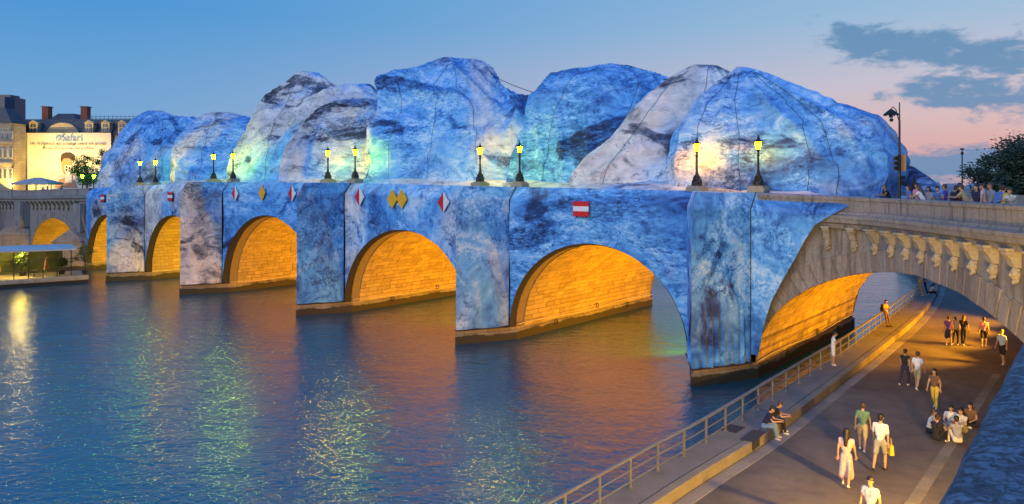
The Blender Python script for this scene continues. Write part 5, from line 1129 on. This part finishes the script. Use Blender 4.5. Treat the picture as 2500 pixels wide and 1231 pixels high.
# trees, pavilion tent, lamps and flags on the far end
tb = at(212, 462, 118); tree((tb.x, tb.y, 9.3), 6.8, (2.6, 2.4, 2.5), 34, 110, .13, M['leafg'], 'small green tree standing before the advertising banner', 9, trunk_f=.35)
tb = at(262, 462, 128); tree((tb.x, tb.y, 9.3), 8.2, (1.9, 1.9, 2.2), 20, 90, .14, M['leafg'], 'slim tree half hidden by the last cloth mound', 10, trunk_f=.4)
pc = at(92, 462, 116); r = empty('pavilion_tent', (pc.x, pc.y, 9.3), 'pale peaked pavilion tent on the far end of the bridge', 'tent'); M['tent'] = basic('tent_canvas', (.34, .36, .40), .8, .15, 1)
mb = MB(); e_ = 9.3 + 2.3; mb.add([(pc.x - 2.9, pc.y - 2, e_), (pc.x + 2.9, pc.y - 2, e_), (pc.x + 2.9, pc.y + 2, e_), (pc.x - 2.9, pc.y + 2, e_), (pc.x - .5, pc.y, e_ + .85), (pc.x + .5, pc.y, e_ + .85), (pc.x - 2.9, pc.y - 2, e_ - .25), (pc.x + 2.9, pc.y - 2, e_ - .25), (pc.x + 2.9, pc.y + 2, e_ - .25), (pc.x - 2.9, pc.y + 2, e_ - .25)], [(0, 1, 5, 4), (1, 2, 5), (2, 3, 4, 5), (3, 0, 4), (6, 7, 1, 0), (7, 8, 2, 1), (8, 9, 3, 2), (9, 6, 0, 3)]); mb.build('canopy', M['tent'], r)
for sx_ in (-2.7, 2.7):
    for sy_ in (-1.8, 1.8): mb = MB(); mb.tube([(pc.x + sx_, pc.y + sy_, 9.3), (pc.x + sx_, pc.y + sy_, e_)], .05, 6); mb.build('pole', M['steel'], r)
for i, (px, gk) in enumerate(((201, 'green'), (229, 'green'), (125, 'yellow'), (88, 'amber'))):
    q = at(px, 452, 112 if i < 2 else 122); o = copy_tree(lp[gk]); o.location = (q.x, q.y, 9.35); o['group'] = 'lamp posts on the far end'; o.scale = (1, 1, 1.15 if i < 2 else .8)
    o['label'] = ['green-lit iron lamp post left of the small green tree', 'green-lit iron lamp post under the small green tree, banner side', 'yellow-lit iron lamp post beside the pavilion tent', 'amber-lit iron lamp post behind the pavilion tent'][i]
for i, px in enumerate((105, 116, 150)): 
    q = at(px, 452, 119); person('person in %s standing by the pavilion tent' % ('white', 'navy', 'red')[i], V(q.x, q.y, 9.3), i * 2.0, idle, ('white', 'navy', 'red')[i], 'black', group='people by the tent', voxel=.03)
# ---- floating restaurant
bp = ray_z(215, 690, 0); bl = ray_z(20, 703, 0); dB = (bl - bp).normalized(); nB = Vector((-dB.y, dB.x, 0)); nB = nB if nB.y > 0 else -nB; L_ = (bl - bp).length + 4
AX = (dB, nB, V(0, 0, 1)); bg_ = empty('floating_restaurant', bp + dB * (L_ / 2) + nB * 3, 'low floating restaurant with glazed room and pale flat roof moored by the bare arch', 'barge')
def BP(a, b_2, z): return bp + dB * a + nB * b_2 + V(0, 0, z)
M['hull'] = basic('barge_hull', (.02, .02, .022), .5, .3, 2); M['deckw'] = basic('barge_fascia', (.42, .36, .28), .7, .2, 3); M['roofp'] = basic('pale_roof_sheet', (.46, .50, .56), .4, .15, 2)
mb = MB(); mb.box(BP(L_ / 2, 3, -.1), (L_, 6, .9), AX); mb.build('hull', M['hull'], bg_)
mb = MB(); mb.box(BP(L_ / 2, 2.95, .62), (L_ + .1, 6.2, .5), AX); mb.build('deck', M['deckw'], bg_)
for i in range(9): mb = MB(); mb.box(BP(.6 + i * L_ / 9, -.20, .62), (L_ / 9 - .12, .06, .34), AX); mb.build('fascia_panel', M['deckw'], bg_)
mb = MB(); rows = [[BP(1.2 + (L_ - 1) * t, b_2, 4.05 + .25 * math.sin(b_2 / 6.6 * math.pi) + .12 * t) for t in np.linspace(0, 1, 8)] for b_2 in np.linspace(-.3, 6.4, 8)]; mb.grid(rows); mb.grid([[p - V(0, 0, .18) for p in rw] for rw in rows], flip=True); mb.grid([rows[0], [p - V(0, 0, .18) for p in rows[0]]], flip=True); mb.grid([[rw[0] for rw in rows], [rw[0] - V(0, 0, .18) for rw in rows]]); mb.build('roof', M['roofp'], bg_)
for a in np.linspace(1.7, L_ - .4, 8):
    mb = MB(); mb.box(BP(a, .1, 2.45), (.09, .09, 3.2), AX); mb.build('post', M['iron'], bg_)
mb = MB(); mb.box(BP(L_ / 2 + .6, .1, 1.75), (L_ - 1.2, .05, .05), AX); mb.box(BP(L_ / 2 + .6, .1, 2.9), (L_ - 1.2, .05, .06), AX); mb.build('glazing_bar', M['iron'], bg_)
def wglass():
    m, nt, b = newmat('restaurant_glass'); n = tex(nt, 'ShaderNodeTexNoise', coord(nt), Scale=1.0); nt.links.new(mrange(nt, n.outputs[0], .3, .7, .03, .12), b.inputs['Roughness']); b.inputs['Base Color'].default_value = (.85, .9, .85, 1); b.inputs['Transmission Weight'].default_value = 1; b.inputs['IOR'].default_value = 1.05; return m
WG = wglass(); pa_ = np.linspace(1.7, L_ - .4, 8)
for a, b_2 in zip(pa_, pa_[1:]): mb = MB(); mb.box(BP((a + b_2) / 2, .12, 2.3), (b_2 - a - .12, .012, 1.1), AX); mb.build('pane', WG, bg_)
mb = MB(); mb.box(BP(L_ / 2 + 1, 5.9, 2.4), (L_ - 2, .1, 3.2), AX); mb.build('back_wall', basic('olive_panel', (.10, .12, .05), .8, .3, 1), bg_)
for i, a in enumerate((4.0, 8.6)):
    r = empty('table_parasol', BP(a, 1.4, .87), 'closed orange table parasol %s on the floating restaurant' % ('near the planted end' if i == 0 else 'farther along the deck'), 'parasol'); mb = MB(); mb.tube([r.location, r.location + V(0, 0, 2.2)], .03, 6); mb.build('pole', M['steel'], r); mb = MB(); mb.lathe([(.26, .75), (.30, .8), (.14, 1.9), (.03, 2.2)], r.location, 8); mb.build('canopy', C['orange'], r)
    t = empty('cafe_table', BP(a + 1.2, 1.6, .87), 'small round cafe table beside the %s orange parasol' % ('first' if i == 0 else 'second'), 'table'); mb = MB(); mb.lathe([(.4, .72), (.4, .76)], t.location, 14); mb.build('tabletop', M['deckw'], t); mb = MB(); mb.lathe([(.2, 0), (.04, .05), (.04, .72)], t.location, 8); mb.build('leg', M['iron'], t)
for i, (a, b_2, s_) in enumerate(((.2, .8, 1.0), (6.2, 3.5, 1.2), (10.5, 3.2, 1.3), (2.4, 2.6, 1.0))):
    r = tree(BP(a, b_2, .87), 2.3 * s_ if i else 3.6, (.9 * s_, .9, .75 * s_) if i else (1.5, 1.2, 1.5), 12, 70, .10, M['leafg'], ['loose leafy shrub in a dark pot at the end of the barge', 'bushy green plant behind the restaurant glass by the parasols', 'broad green plant at the far end of the restaurant', 'small green plant by the restaurant entrance'][i], 30 + i, name='potted_shrub', trunk_f=.3, group='plants on the floating restaurant', cat='plant')
    mb = MB(); mb.lathe([(.28, 0), (.38, .5)], r.location, 10); mb.build('pot', M['hull'], r)
ce = empty('ceiling_lamp', BP(6.5, 2.8, 3.8), 'small bright ceiling lamp under the restaurant roof', 'lamp'); mb = MB(); mb.lathe([(.16, 0), (.2, -.1)], ce.location, 10); mb.build('shade', GL['yellow'], ce)
ld = bpy.data.lights.new('glow', 'POINT'); ld.energy = 260; ld.color = (1, .75, .3); ld.shadow_soft_size = .2; lo = bpy.data.objects.new('glow', ld); col.objects.link(lo); lo.parent = ce; lo.location = (0, 0, -.4)
